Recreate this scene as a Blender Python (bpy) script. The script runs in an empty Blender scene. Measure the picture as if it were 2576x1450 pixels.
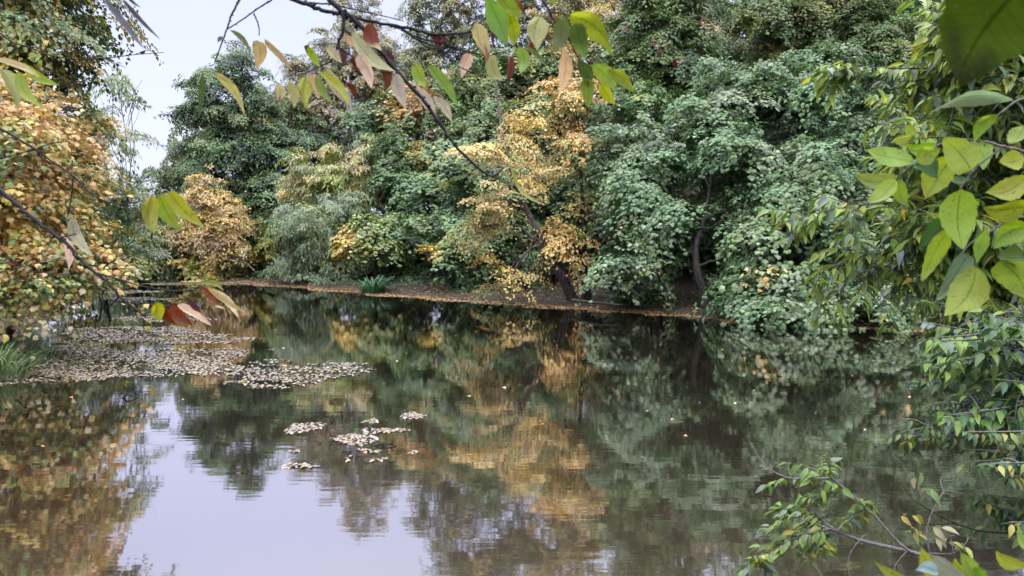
import bpy, math, random
import numpy as np
from mathutils import Vector
rad = math.radians
R = np.random.default_rng(7)
random.seed(7)
S = bpy.context.scene
C = S.collection

# ------------------------------------------------------------------ camera
FPX, CX, CY = 1910.0, 1288.0, 725.0
CAMZ, PITCH = 2.5, math.atan(135.0 / 1910.0)
cam_d = bpy.data.cameras.new('camera'); cam = bpy.data.objects.new('camera', cam_d); C.objects.link(cam)
cam.location = (0, 0, CAMZ); cam.rotation_euler = (math.pi / 2 - PITCH, 0, 0)
cam_d.sensor_width = 36; cam_d.lens = 36 * FPX / 2576.0
cam_d.clip_start = 0.02; cam_d.clip_end = 2000
cam_d.dof.use_dof = True; cam_d.dof.focus_distance = 18; cam_d.dof.aperture_fstop = 9.5
S.camera = cam
cp, sp_ = math.cos(PITCH), math.sin(PITCH)

def ray(px, py):
    a, b = (px - CX) / FPX, -(py - CY) / FPX
    return np.array([a, cp + b * sp_, -sp_ + b * cp])
def at(px, py, Y):
    d = ray(px, py); return np.array([0, 0, CAMZ]) + d * (Y / d[1])
def ground(px, py, z=0.0):
    d = ray(px, py); return np.array([0, 0, CAMZ]) + d * ((z - CAMZ) / d[2])
def groundN(px, py):
    a, b = (px - CX) / FPX, -(py - CY) / FPX
    dy = cp + b * sp_; dz = -sp_ + b * cp
    t = -CAMZ / dz
    return a * t, dy * t

# ------------------------------------------------------------------ tagging
def tag(o, label=None, cat=None, group=None, kind=None):
    if label: o['label'] = label
    if cat: o['category'] = cat
    if group: o['group'] = group
    if kind: o['kind'] = kind
    return o
def empty(name, loc):
    o = bpy.data.objects.new(name, None); o.location = Vector(loc); o.empty_display_size = .2
    C.objects.link(o); return o
def link(name, me, mat, parent=None):
    o = bpy.data.objects.new(name, me); C.objects.link(o)
    if mat: me.materials.append(mat)
    if parent is not None:
        o.parent = parent
        o.location = -parent.location
    return o

def tri_mesh(name, V, F, col=None, uv=None, smooth=False):
    V = np.asarray(V, dtype=np.float32); F = np.asarray(F, dtype=np.int32)
    me = bpy.data.meshes.new(name)
    me.vertices.add(len(V)); me.vertices.foreach_set('co', V.ravel())
    k = F.shape[1]
    me.loops.add(F.size); me.loops.foreach_set('vertex_index', F.ravel())
    me.polygons.add(len(F)); me.polygons.foreach_set('loop_start', np.arange(0, F.size, k, dtype=np.int32))
    if smooth: me.polygons.foreach_set('use_smooth', np.ones(len(F), dtype=bool))
    if col is not None:
        a = me.color_attributes.new('Col', 'FLOAT_COLOR', 'POINT')
        c4 = np.ones((len(V), 4), dtype=np.float32); c4[:, :3] = col
        a.data.foreach_set('color', c4.ravel())
    if uv is not None:
        u = me.uv_layers.new(name='UVMap')
        u.data.foreach_set('uv', np.asarray(uv, dtype=np.float32)[F.ravel()].ravel())
    me.update(calc_edges=True)
    return me

# ------------------------------------------------------------------ materials
def new_mat(name):
    m = bpy.data.materials.new(name); m.use_nodes = True
    nt = m.node_tree; nt.nodes.clear()
    return m, nt, nt.nodes.new
def leaf_mat(name, trans=.24, rough=.45, spec=.5, sat=1.08):
    m, nt, N = new_mat(name); L = nt.links.new
    out = N('ShaderNodeOutputMaterial'); mix = N('ShaderNodeMixShader'); mix.inputs[0].default_value = trans
    p = N('ShaderNodeBsdfPrincipled'); t = N('ShaderNodeBsdfTranslucent')
    a = N('ShaderNodeAttribute'); a.attribute_name = 'Col'
    g = N('ShaderNodeNewGeometry')
    nz = N('ShaderNodeTexNoise'); nz.inputs['Scale'].default_value = 9; nz.inputs['Detail'].default_value = 2
    L(g.outputs['Position'], nz.inputs['Vector'])
    mr = N('ShaderNodeMapRange'); mr.inputs['To Min'].default_value = .75; mr.inputs['To Max'].default_value = 1.25
    L(nz.outputs['Fac'], mr.inputs['Value'])
    mul = N('ShaderNodeVectorMath'); mul.operation = 'SCALE'
    L(a.outputs['Color'], mul.inputs[0]); L(mr.outputs['Result'], mul.inputs['Scale'])
    L(mul.outputs['Vector'], p.inputs['Base Color'])
    hs = N('ShaderNodeHueSaturation'); hs.inputs['Saturation'].default_value = sat; hs.inputs['Value'].default_value = 1.6
    L(mul.outputs['Vector'], hs.inputs['Color']); L(hs.outputs['Color'], t.inputs['Color'])
    p.inputs['Roughness'].default_value = rough; p.inputs['Specular IOR Level'].default_value = spec
    L(p.outputs[0], mix.inputs[1]); L(t.outputs[0], mix.inputs[2]); L(mix.outputs[0], out.inputs[0])
    return m
def bark_mat(name, c1, c2, scale=6, bump=.6):
    m, nt, N = new_mat(name); L = nt.links.new
    out = N('ShaderNodeOutputMaterial'); p = N('ShaderNodeBsdfPrincipled')
    g = N('ShaderNodeNewGeometry'); mp = N('ShaderNodeMapping'); mp.inputs['Scale'].default_value = (1, 1, .25)
    nz = N('ShaderNodeTexNoise'); nz.inputs['Scale'].default_value = scale * 3; nz.inputs['Detail'].default_value = 6
    cr = N('ShaderNodeValToRGB'); cr.color_ramp.elements[0].position = .35; cr.color_ramp.elements[1].position = .68
    cr.color_ramp.elements[0].color = (*c1, 1); cr.color_ramp.elements[1].color = (*c2, 1)
    bp = N('ShaderNodeBump'); bp.inputs['Strength'].default_value = bump; bp.inputs['Distance'].default_value = .03
    L(g.outputs['Position'], mp.inputs['Vector']); L(mp.outputs[0], nz.inputs['Vector'])
    L(nz.outputs['Fac'], cr.inputs['Fac']); L(cr.outputs['Color'], p.inputs['Base Color'])
    L(nz.outputs['Fac'], bp.inputs['Height']); L(bp.outputs[0], p.inputs['Normal'])
    p.inputs['Roughness'].default_value = .85
    L(p.outputs[0], out.inputs[0]); return m
M_leaf = leaf_mat('leaf_foliage')
M_leaf_gloss = leaf_mat('leaf_foliage_glossy', trans=.34, rough=.36, spec=.45)
M_float = leaf_mat('leaf_wet', trans=.08, rough=.32, spec=.65)
M_litter = leaf_mat('leaf_dry', trans=.1, rough=.8, spec=.2)
M_grass = leaf_mat('grass_blade', trans=.2, rough=.4, spec=.5)
M_bark = bark_mat('bark_dark', (.018, .014, .013), (.07, .058, .052))
M_bark_grey = bark_mat('bark_grey', (.06, .05, .048), (.2, .17, .155))
M_bark_pale = bark_mat('bark_pale', (.2, .18, .17), (.5, .45, .42))
M_twig = bark_mat('twig_dark', (.006, .005, .008), (.03, .024, .028), 60, .3)
M_twig_grey = bark_mat('twig_grey', (.09, .08, .085), (.26, .23, .23), 60, .3)

def near_leaf_mat():
    # leaf seen close: midrib, side veins, blotches, wax sheen; colour from the leaf's own attribute
    m, nt, N = new_mat('leaf_close'); L = nt.links.new
    out = N('ShaderNodeOutputMaterial'); p = N('ShaderNodeBsdfPrincipled'); t = N('ShaderNodeBsdfTranslucent')
    mix = N('ShaderNodeMixShader'); mix.inputs[0].default_value = .42
    a = N('ShaderNodeAttribute'); a.attribute_name = 'Col'
    uv = N('ShaderNodeUVMap'); sx = N('ShaderNodeSeparateXYZ'); L(uv.outputs[0], sx.inputs[0])
    def math_(op, *v):
        n = N('ShaderNodeMath'); n.operation = op
        for i, q in enumerate(v):
            if isinstance(q, (int, float)): n.inputs[i].default_value = q
            else: L(q, n.inputs[i])
        return n.outputs[0]
    au = math_('ABSOLUTE', math_('SUBTRACT', sx.outputs[0], .5))
    rib = math_('LESS_THAN', au, .022)
    ph = math_('FRACT', math_('MULTIPLY', math_('SUBTRACT', sx.outputs[1], math_('MULTIPLY', au, .38)), 11))
    vein = math_('MULTIPLY', math_('LESS_THAN', ph, .09), .55)
    v = math_('MAXIMUM', rib, vein)
    g = N('ShaderNodeNewGeometry')
    nz = N('ShaderNodeTexNoise'); nz.inputs['Scale'].default_value = 55; nz.inputs['Detail'].default_value = 5
    L(g.outputs['Position'], nz.inputs['Vector'])
    nz2 = N('ShaderNodeTexNoise'); nz2.inputs['Scale'].default_value = 260; nz2.inputs['Detail'].default_value = 2
    L(g.outputs['Position'], nz2.inputs['Vector'])
    mr = N('ShaderNodeMapRange'); mr.inputs['To Min'].default_value = .7; mr.inputs['To Max'].default_value = 1.3
    L(nz.outputs['Fac'], mr.inputs['Value'])
    sc = N('ShaderNodeVectorMath'); sc.operation = 'SCALE'; L(a.outputs['Color'], sc.inputs[0]); L(mr.outputs[0], sc.inputs['Scale'])
    sp = N('ShaderNodeMapRange'); sp.inputs['From Min'].default_value = .66; sp.inputs['From Max'].default_value = .72
    L(nz2.outputs['Fac'], sp.inputs['Value'])
    m1 = N('ShaderNodeMix'); m1.data_type = 'RGBA'; L(sp.outputs[0], m1.inputs[0]); L(sc.outputs[0], m1.inputs[6]); m1.inputs[7].default_value = (.16, .09, .04, 1)
    dk = N('ShaderNodeVectorMath'); dk.operation = 'SCALE'; dk.inputs['Scale'].default_value = .55; L(m1.outputs[2], dk.inputs[0])
    m2 = N('ShaderNodeMix'); m2.data_type = 'RGBA'; L(v, m2.inputs[0]); L(m1.outputs[2], m2.inputs[6]); L(dk.outputs[0], m2.inputs[7])
    L(m2.outputs[2], p.inputs['Base Color'])
    hs = N('ShaderNodeHueSaturation'); hs.inputs['Saturation'].default_value = 1.2; hs.inputs['Value'].default_value = 1.5
    L(m2.outputs[2], hs.inputs['Color']); L(hs.outputs[0], t.inputs['Color'])
    bp = N('ShaderNodeBump'); bp.inputs['Strength'].default_value = .35; bp.inputs['Distance'].default_value = .0015
    L(math_('SUBTRACT', nz.outputs['Fac'], v), bp.inputs['Height']); L(bp.outputs[0], p.inputs['Normal'])
    p.inputs['Roughness'].default_value = .5; p.inputs['Specular IOR Level'].default_value = .25
    L(p.outputs[0], mix.inputs[1]); L(t.outputs[0], mix.inputs[2]); L(mix.outputs[0], out.inputs[0])
    return m
M_near = near_leaf_mat(); M_shade = near_leaf_mat(); M_shade.name = 'leaf_close_matt'
for n_ in M_shade.node_tree.nodes:
    if n_.type == 'BSDF_PRINCIPLED': n_.inputs['Specular IOR Level'].default_value = 0; n_.inputs['Roughness'].default_value = .9

# ------------------------------------------------------------------ pond shape and terrain
shore_px = [(380, 706), (480, 708), (600, 711), (750, 722), (900, 735), (1060, 748), (1200, 757), (1350, 768), (1500, 779),
            (1650, 789), (1800, 800), (1850, 813), (1960, 816), (2100, 818), (2300, 828), (2440, 838), (2576, 846)]
pond = [tuple(ground(x, y)[:2]) for x, y in shore_px]
pond += [(15, 17), (12.5, 13), (9, 9.2), (6.6, 6.5), (4.4, 4.4), (2.2, 3.2), (0, 2.9), (-3, 2.6), (-7, 2.2), (-10.5, 4), (-11, 8)]
pond += [tuple(ground(x, y)[:2]) for x, y in [(-40, 985), (20, 955), (60, 905), (110, 860), (110, 830), (130, 800), (170, 768), (215, 735), (235, 718), (300, 709)]]
P = np.array(pond)
def sdist(x, y):
    """distance to the pond's edge, negative over the water"""
    x = np.asarray(x, float); y = np.asarray(y, float)
    d = np.full(x.shape, 1e9); ins = np.zeros(x.shape, bool)
    for i in range(len(P)):
        ax, ay = P[i]; bx, by = P[(i + 1) % len(P)]
        ex, ey = bx - ax, by - ay
        t = np.clip(((x - ax) * ex + (y - ay) * ey) / (ex * ex + ey * ey), 0, 1)
        d = np.minimum(d, np.hypot(x - ax - t * ex, y - ay - t * ey))
        c = ((ay > y) != (by > y)) & (x < (bx - ax) * (y - ay) / (by - ay + 1e-12) + ax)
        ins ^= c
    return np.where(ins, -d, d)
def wob(x, y):
    return (np.sin(x * 1.3 + y * .7) + np.sin(x * .6 - y * 1.7 + 1) + np.sin(x * 2.9 + 2 + y * 2.1) * .5) / 2.5
def terr(x, y):
    x = np.asarray(x, float); y = np.asarray(y, float)
    d = sdist(x, y) + .12 * wob(x * 1.5, y * 1.5)
    near = np.clip((12 - y) / 8, 0, 1) * np.clip((14 - np.abs(x)) / 8, 0, 1)
    slope = .16 + .12 * np.clip((x + 5) / 20, 0, 1)
    up = .16 * (1 - np.exp(-np.maximum(d, 0) * 3)) + .10 * wob(x * .5, y * .5) * np.clip(d, 0, 1) + slope * np.maximum(d - 2.0, 0)
    cap = 2.2 + 7 * np.clip((x + 8) / 12, 0, 1)
    up = np.where(up > cap, cap + (up - cap) * .12, up); up = np.minimum(up, 13)
    flat = .16 * (1 - np.exp(-np.maximum(d, 0) * 3)) + np.minimum(.45 * np.maximum(d, 0), .8)
    z = np.where(d > 0, up * (1 - near) + flat * near, np.maximum(d * .5, -1.2))
    return z
def axis(lo, hi, step, far, n):
    a = np.arange(lo, hi + .001, step); g = np.geomspace(1, far, n)[1:] - 1
    return np.concatenate([lo - g[::-1], a, hi + g])
xs = axis(-26, 22, .3, 420, 26); ys = np.concatenate([-np.geomspace(1, 200, 12)[::-1] + .5, np.arange(0, 48, .3), 48 + np.geomspace(1, 450, 26) - 1])
X, Yg = np.meshgrid(xs, ys); Z = terr(X, Yg)
nx, ny = len(xs), len(ys)
idx = np.arange(nx * ny).reshape(ny, nx)
quads = np.stack([idx[:-1, :-1], idx[:-1, 1:], idx[1:, 1:], idx[1:, :-1]], -1).reshape(-1, 4)
tm = tri_mesh('ground', np.stack([X, Yg, Z], -1).reshape(-1, 3), quads, smooth=True)
m, nt, N = new_mat('leaf_littered_soil'); L = nt.links.new
out = N('ShaderNodeOutputMaterial'); p = N('ShaderNodeBsdfPrincipled'); g = N('ShaderNodeNewGeometry')
vo = N('ShaderNodeTexVoronoi'); vo.inputs['Scale'].default_value = 14; L(g.outputs['Position'], vo.inputs['Vector'])
sx = N('ShaderNodeSeparateColor'); L(vo.outputs['Color'], sx.inputs[0])
cr = N('ShaderNodeValToRGB'); L(sx.outputs[0], cr.inputs['Fac'])
el = cr.color_ramp.elements; el[0].position = 0; el[0].color = (.016, .012, .010, 1); el[1].position = 1; el[1].color = (.20, .12, .07, 1)
for pos, c in ((.35, (.028, .019, .014)), (.6, (.05, .03, .02)), (.85, (.11, .062, .038))):
    e = el.new(pos); e.color = (*c, 1)
nz = N('ShaderNodeTexNoise'); nz.inputs['Scale'].default_value = .8; nz.inputs['Detail'].default_value = 6; L(g.outputs['Position'], nz.inputs['Vector'])
mx = N('ShaderNodeMix'); mx.data_type = 'RGBA'; L(nz.outputs['Fac'], mx.inputs[0]); L(cr.outputs[0], mx.inputs[6]); mx.inputs[7].default_value = (.045, .04, .025, 1)
L(mx.outputs[2], p.inputs['Base Color']); p.inputs['Roughness'].default_value = .9
bp = N('ShaderNodeBump'); bp.inputs['Distance'].default_value = .04; L(sx.outputs[1], bp.inputs['Height']); L(bp.outputs[0], p.inputs['Normal'])
L(p.outputs[0], out.inputs[0])
tag(link('ground', tm, m), kind='structure')

# ------------------------------------------------------------------ water
wx = np.array([-45, 45.]); wy = np.array([-6, 60.])
wv = [(-45, -4, 0), (30, -4, 0), (30, 60, 0), (-45, 60, 0)]
wm = tri_mesh('water', wv, [(0, 1, 2, 3)])
m, nt, N = new_mat('pond_water'); L = nt.links.new
out = N('ShaderNodeOutputMaterial'); g = N('ShaderNodeNewGeometry')
def ripple(scale, sx_, sy_, rot, det):
    mp = N('ShaderNodeMapping'); mp.inputs['Scale'].default_value = (sx_, sy_, 1); mp.inputs['Rotation'].default_value = (0, 0, rot)
    nz = N('ShaderNodeTexNoise'); nz.inputs['Scale'].default_value = scale; nz.inputs['Detail'].default_value = det
    L(g.outputs['Position'], mp.inputs[0]); L(mp.outputs[0], nz.inputs['Vector']); return nz.outputs['Fac']
n1 = ripple(3.2, .5, 2.2, .12, 2); n2 = ripple(.55, .5, 1.3, -.2, 1)
add = N('ShaderNodeMath'); add.operation = 'MULTIPLY_ADD'; L(n2, add.inputs[0]); add.inputs[1].default_value = 2.0; L(n1, add.inputs[2])
bp = N('ShaderNodeBump'); bp.inputs['Strength'].default_value = .019; bp.inputs['Distance'].default_value = .04; L(add.outputs[0], bp.inputs['Height'])
gl = N('ShaderNodeBsdfGlossy'); gl.inputs['Roughness'].default_value = .03; gl.inputs['Color'].default_value = (.95, .90, .95, 1); L(bp.outputs[0], gl.inputs['Normal'])
df = N('ShaderNodeBsdfDiffuse'); df.inputs['Color'].default_value = (.145, .116, .078, 1)
fr = N('ShaderNodeLayerWeight'); fr.inputs['Blend'].default_value = .5
mr = N('ShaderNodeMapRange'); mr.inputs['From Min'].default_value = .5; mr.inputs['From Max'].default_value = .95
mr.inputs['To Min'].default_value = .55; mr.inputs['To Max'].default_value = .92; L(fr.outputs['Facing'], mr.inputs['Value'])
mx = N('ShaderNodeMixShader'); L(mr.outputs[0], mx.inputs[0]); L(df.outputs[0], mx.inputs[1]); L(gl.outputs[0], mx.inputs[2]); L(mx.outputs[0], out.inputs[0])
tag(link('water', wm, m), kind='structure')

# ------------------------------------------------------------------ leaf templates (x width, y length, z out of the blade)
def fan(outline, zf, base=(0, .0)):
    pts = [(0, .42, .04)] + [(x, y, zf(x, y)) for x, y in outline]
    n = len(outline); return np.array(pts), np.array([(0, 1 + i, 1 + (i + 1) % n) for i in range(n)])
maple_o = [(0, 0), (.16, .12), (.48, .08), (.36, .32), (.62, .5), (.34, .58), (.26, .72), (0, 1.05), (-.26, .72), (-.34, .58), (-.62, .5), (-.36, .32), (-.48, .08), (-.16, .12)]
T_maple = fan(maple_o, lambda x, y: -.22 * (x * x + (y - .4) ** 2) * 1.6)
maple_s = [(0, .02), (.45, .1), (.6, .5), (.22, .6), (0, 1), (-.22, .6), (-.6, .5), (-.45, .1)]
T_mapleS = fan(maple_s, lambda x, y: -.25 * (x * x + (y - .4) ** 2) * 1.6)
T_ovate = (np.array([(0, 0, 0), (.32, .4, .10), (0, 1, -.12), (-.32, .4, .10)]), np.array([(0, 1, 2), (0, 2, 3)]))
T_broad = (np.array([(0, 0, 0), (.42, .35, .10), (0, 1, -.15), (-.42, .35, .10)]), np.array([(0, 1, 2), (0, 2, 3)]))
def lance_t(w=.19):
    v = [(0, 0, 0)]; f = []
    for y, k in ((.2, .7), (.42, 1), (.7, .66)):
        z = -.35 * y * y
        v += [(-w * k, y, z + .05), (0, y, z), (w * k, y, z + .05)]
    v.append((0, 1, -.38)); v = np.array(v)
    f = [(0, 2, 1), (0, 3, 2)]
    for a in (1, 4):
        f += [(a, a + 1, a + 4), (a, a + 4, a + 3), (a + 1, a + 2, a + 5), (a + 1, a + 5, a + 4)]
    f += [(7, 8, 10), (8, 9, 10)]
    return v, np.array(f)
T_lance = lance_t(.17); T_lanceW = lance_t(.215)
TEMPL = {'maple': (T_maple, .62), 'mapleS': (T_mapleS, .6), 'ovate': (T_ovate, .32), 'broad': (T_broad, .42), 'lance': (T_lance, .23), 'lanceW': (T_lanceW, .29)}

def nrm(a): return a / (np.linalg.norm(a, axis=-1, keepdims=True) + 1e-9)
def leaves_mesh(name, kind, pos, nor, dirn, size, col):
    (V, F), _ = TEMPL[kind]
    n = len(pos); nor = nrm(nor); dirn = nrm(dirn - nor * (dirn * nor).sum(-1, keepdims=True)); xa = np.cross(dirn, nor)
    W = pos[:, None, :] + size[:, None, None] * (V[None, :, 0:1] * xa[:, None, :] + V[None, :, 1:2] * dirn[:, None, :] + V[None, :, 2:3] * nor[:, None, :])
    FF = F[None] + (np.arange(n) * len(V))[:, None, None]
    return tri_mesh(name, W.reshape(-1, 3), FF.reshape(-1, 3), col=np.repeat(col, len(V), axis=0))

def tube_arrays(path, radii, sides=7):
    path = np.asarray(path, float); n = len(path)
    t = np.gradient(path, axis=0); t = nrm(t)
    ref = np.array([0, 0, 1.]) if abs(t[0][2]) < .8 else np.array([0, 1., 0])
    V = []; u = nrm(np.cross(t[0], ref))
    for i in range(n):
        u = nrm(u - t[i] * np.dot(u, t[i])); v = np.cross(t[i], u)
        for k in range(sides):
            a = 2 * math.pi * k / sides
            V.append(path[i] + radii[i] * (math.cos(a) * u + math.sin(a) * v))
    F = []
    for i in range(n - 1):
        for k in range(sides):
            a, b = i * sides + k, i * sides + (k + 1) % sides
            F.append((a, b, b + sides, a + sides))
    V.append(path[-1]); e = len(V) - 1
    for k in range(sides):
        a, b = (n - 1) * sides + k, (n - 1) * sides + (k + 1) % sides
        F.append((a, b, e, e))
    return np.array(V), F
class Tubes:
    def __init__(s): s.V = []; s.F = []; s.n = 0
    def add(s, path, radii, sides=7):
        V, F = tube_arrays(path, radii, sides); s.V.append(V); s.F += [tuple(i + s.n for i in f) for f in F]; s.n += len(V)
    def build(s, name, mat, parent=None):
        me = bpy.data.meshes.new(name)
        me.from_pydata(np.concatenate(s.V).tolist(), [], [f if f[2] != f[3] else f[:3] for f in s.F])
        me.polygons.foreach_set('use_smooth', np.ones(len(me.polygons), dtype=bool)); me.update()
        return link(name, me, mat, parent)
def curve_path(a, b, n, sag, jit, rng):
    a = np.asarray(a, float); b = np.asarray(b, float); L_ = np.linalg.norm(b - a)
    t = np.linspace(0, 1, n)[:, None]
    p = a + (b - a) * t; p[:, 2] += np.sin(t[:, 0] * math.pi) * sag * L_
    j = rng.normal(0, jit * L_, (n, 3)); j[0] = 0; j[-1] = 0
    return p + j
def resample(pts, n):
    """smooth path (Catmull-Rom) through the points"""
    p = np.asarray(pts, float); q = np.vstack([2 * p[0] - p[1], p, 2 * p[-1] - p[-2]]); o = []
    m_ = len(p) - 1
    for s in np.linspace(0, m_ - 1e-6, n):
        i = int(s); t = s - i; a, b, c, d = q[i], q[i + 1], q[i + 2], q[i + 3]
        o.append(.5 * ((2 * b) + (-a + c) * t + (2 * a - 5 * b + 4 * c - d) * t * t + (-a + 3 * b - 3 * c + d) * t ** 3))
    return np.array(o)

# ------------------------------------------------------------------ colours of leaves
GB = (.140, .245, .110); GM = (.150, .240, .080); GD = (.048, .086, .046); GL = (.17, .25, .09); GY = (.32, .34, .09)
YE = (.60, .46, .13); YO = (.64, .46, .17); OR = (.62, .32, .13); PK = (.60, .30, .24); TN = (.50, .37, .21); CR = (.60, .50, .30)
RB = (.20, .055, .03); OL = (.20, .21, .08); WG = (.27, .34, .20); PG = (.28, .29, .22); RD = (.5, .10, .08)
SEA = np.array([0])
def blob_world(b):
    px, py, rx, ry, Y = b[:5]; dep = b[5] if len(b) > 5 else None
    c = at(px, py, Y); k = Y / FPX
    return c, np.array([rx * k, dep if dep else min(rx, 110) * k * .9 + .4, ry * k])

def tree(label, base, blobs, pal, kind='broad', size=.15, lai=2.3, dens=.95, gap=.0, clear=0, sag=.17, lean=.28, bark=None, tr=.16, path=None, patches=(), cat='tree', name='tree', group=None,
         pad=.55, droop=.4, limbs=12, mat=None, flat=.2, extra=(), seed=None, top=None, jitter=.3, trunk_name='trunk', crown_name='crown'):
    rng = np.random.default_rng(seed if seed is not None else int(abs(base[0]) * 7 + base[1] * 131 + len(label)))
    far = base[0] < 1250 and base[1] > 41       # the far end stands close behind the shore
    rm = (lambda Y: 41.2 + (Y - 41) * .48 if Y > 41 else Y) if far else (lambda Y: Y)
    if far: kz = rm(base[1]) / base[1]; size *= kz ** .6; pad *= kz
    base = (base[0], rm(base[1])); blobs = [(*b[:4], rm(b[4]), *b[5:]) for b in blobs]; patches = [(p_[0], p_[1], p_[2], rm(p_[3]), *p_[4:]) for p_ in patches]
    if path is not None: path = [(q_[0], q_[1], rm(q_[2])) for q_ in path]
    extra = [([(q_[0], q_[1], rm(q_[2])) for q_ in e_[0]], e_[1]) for e_ in extra]
    bx, by = at(base[0], 600, base[1])[:2]; bz = float(terr(bx, by)) - .12
    root = empty(name, (bx, by, bz)); tag(root, label, cat, group)
    if base[0] > 1500: size *= .84
    A = TEMPL[kind][1] * size * size
    pos = []; nor = []; dr = []; pc = []; tips = []
    full = []
    for b in blobs:
        c, r = blob_world(b); sparse = b[6] if len(b) > 6 else 1.0
        full.append((c, r * (.86 if min(r[0], r[2]) > .8 else 1), sparse))
        if min(r[0], r[2]) > .8:      # smaller billows breaking the outline of each mass
            for _ in range(6):
                dd_ = nrm(rng.normal(size=3) * np.array([1, .8, 1])); dd_[1] = -abs(dd_[1]) if rng.random() < .7 else dd_[1]
                full.append((c + dd_ * r * rng.uniform(.75, 1.0), r * rng.uniform(.25, .5) * np.array([1.25, 1, .75]), sparse * .8))
    for c, r, sparse in full:
        area = 4 * math.pi * ((r[0] * r[1]) ** 1.6 / 3 + (r[0] * r[2]) ** 1.6 / 3 + (r[1] * r[2]) ** 1.6 / 3) ** (1 / 1.6)
        nl = int(area * .72 * lai * .8 * sparse / A); 
        per = max(8, int(1.15 * math.pi * pad * pad / A * dens)); npad = max(3, int(nl / per * 1.15))
        d = nrm(rng.normal(size=(npad * 2, 3))); keep = (d[:, 1] < .25) | (rng.random(npad * 2) < .35)
        d = d[keep][:npad]; npad = len(d)
        rr = 1 - .5 * rng.random(npad) ** 1.7
        rr *= 1 + .22 * np.sin(d[:, 0] * 5 + c[0]) * np.sin(d[:, 2] * 6 + c[2]) + .16 * np.sin(d[:, 0] * 11 + c[2] * 3) * np.sin(d[:, 2] * 13 + c[0] * 2) + np.where(rng.random(npad) < .2, rng.uniform(0, .42, npad), 0)
        pcn = c + d * r * rr[:, None]; pcn[:, 2] = np.where(rng.random(npad) < .5, np.round(pcn[:, 2] / .55) * .55 + rng.normal(0, .06, npad), pcn[:, 2])
        gz = terr(pcn[:, 0], pcn[:, 1]); gz = np.maximum(gz, 0) + .15; pcn[:, 2] = np.where(gz - pcn[:, 2] < (3 if len(blobs) < 3 and pad < .4 else 0), np.maximum(pcn[:, 2], gz + .3 * rng.random(npad) * (pcn[:, 2] < gz)), pcn[:, 2]); pcn = pcn[pcn[:, 2] >= gz]; d = d[:len(pcn)] if len(pcn) == npad else nrm((pcn - c) / r)
        if clear and path is not None:
            cp_ = resample([np.array([bx, by, bz])] + [at(*q_) for q_ in path], 24)
            i_ = np.argmin(abs(pcn[:, 2][:, None] - cp_[:, 2][None]), 1); near = (abs(pcn[:, 0] - cp_[i_, 0]) < clear) & (pcn[:, 1] < cp_[i_, 1] + .3) & (pcn[:, 2] < cp_[-1, 2]) & (rng.random(npad) < .85)
            pcn = pcn[~near]; d = d[~near]
        q3 = np.sin(pcn[:, 0] * 1.9 + 1.3 * np.sin(pcn[:, 2] * 1.6 + base[0])) + np.sin(pcn[:, 2] * 2.6 + 1.1 * np.sin(pcn[:, 0] * 1.4)) + .6 * np.sin(pcn[:, 1] * 2.2)
        kk = q3 > (-1.25 + gap if pad > .3 else -9); pcn = pcn[kk]; d = d[kk]; npad = len(pcn)
        if npad == 0: continue
        tips.append(pcn[rng.permutation(npad)[:max(2, npad // 6)]])
        outw = nrm(d * np.array([1, 1, .3]))
        pn = nrm(outw * lean + np.array([0, 0, .85]) + rng.normal(0, .22, (npad, 3)))
        pr = pad * np.clip(np.exp(rng.normal(-.1, .42, npad)), .3, 2.1)
        k = rng.poisson(per * (pr / pad) ** 2) + 4; ii = np.repeat(np.arange(npad), k); n = len(ii)
        a = rng.random(n) * 2 * math.pi; q = np.sqrt(rng.random(n)) * pr[ii] * (1 + .25 * np.sin(a * 5 + ii))
        oh = nrm(outw * np.array([1, 1, 0]) + rng.normal(0, .4, (npad, 3))); u = nrm(oh - pn * (oh * pn).sum(-1, keepdims=True)); v = np.cross(pn, u)
        al = np.cos(a) * q * 1.45; off = u[ii] * al[:, None] + v[ii] * (np.sin(a) * q * .72)[:, None]; off[:, 2] -= sag * np.maximum(al, -.1) * np.abs(al) / pad
        rel = q / pad
        P_ = pcn[ii] + off + pn[ii] * (rng.normal(0, flat * pad * .55, n) - .25 * pad * rel ** 2)[:, None]
        on = nrm(off + 1e-6)
        Nn = pn[ii] + on * (droop * rel)[:, None] + outw[ii] * droop + rng.normal(0, jitter, (n, 3))
        Dd = on * .6 + outw[ii] * .5 + np.array([0, 0, -.55]) + rng.normal(0, .35, (n, 3))
        pos.append(P_); nor.append(Nn); dr.append(Dd); pc.append(np.stack([rng.random(npad)[ii], rng.random(npad)[ii]], -1))
    pos = np.concatenate(pos); nor = np.concatenate(nor); dr = np.concatenate(dr); pc = np.concatenate(pc); tips = np.concatenate(tips)
    n = len(pos)
    # colour: patches of a sort, then leaf by leaf
    cols = np.array([p_[0] for p_ in pal]); w = np.array([p_[1] for p_ in pal], float); cw = np.cumsum(w / w.sum())
    f = .5 + .5 * np.sin(pos[:, 0] * 1.1 + np.sin(pos[:, 2] * 1.7) * 1.3 + base[0]) * np.sin(pos[:, 2] * 1.3 + pos[:, 0] * .4 + base[1])
    key = np.clip(.42 * pc[:, 0] + .36 * f + .22 * rng.random(n), 0, .9999)
    key = np.argsort(np.argsort(key)) / n
    col = cols[np.minimum(np.searchsorted(cw, key), len(cols) - 1)]
    for (px, py, rp, Y, c_, pr_) in patches:
        cc = at(px, py, Y); rw = rp * Y / FPX
        dd = np.linalg.norm((pos - cc) * np.array([1, .5, 1]), axis=1) / rw
        hit = (rng.random(n) < pr_ * np.clip(1.5 - dd, 0, 1) * 1.4) & (pc[:, 1] < .9)
        col = np.where(hit[:, None], np.array(c_) * rng.uniform(.8, 1.15, (n, 1)), col)
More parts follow.
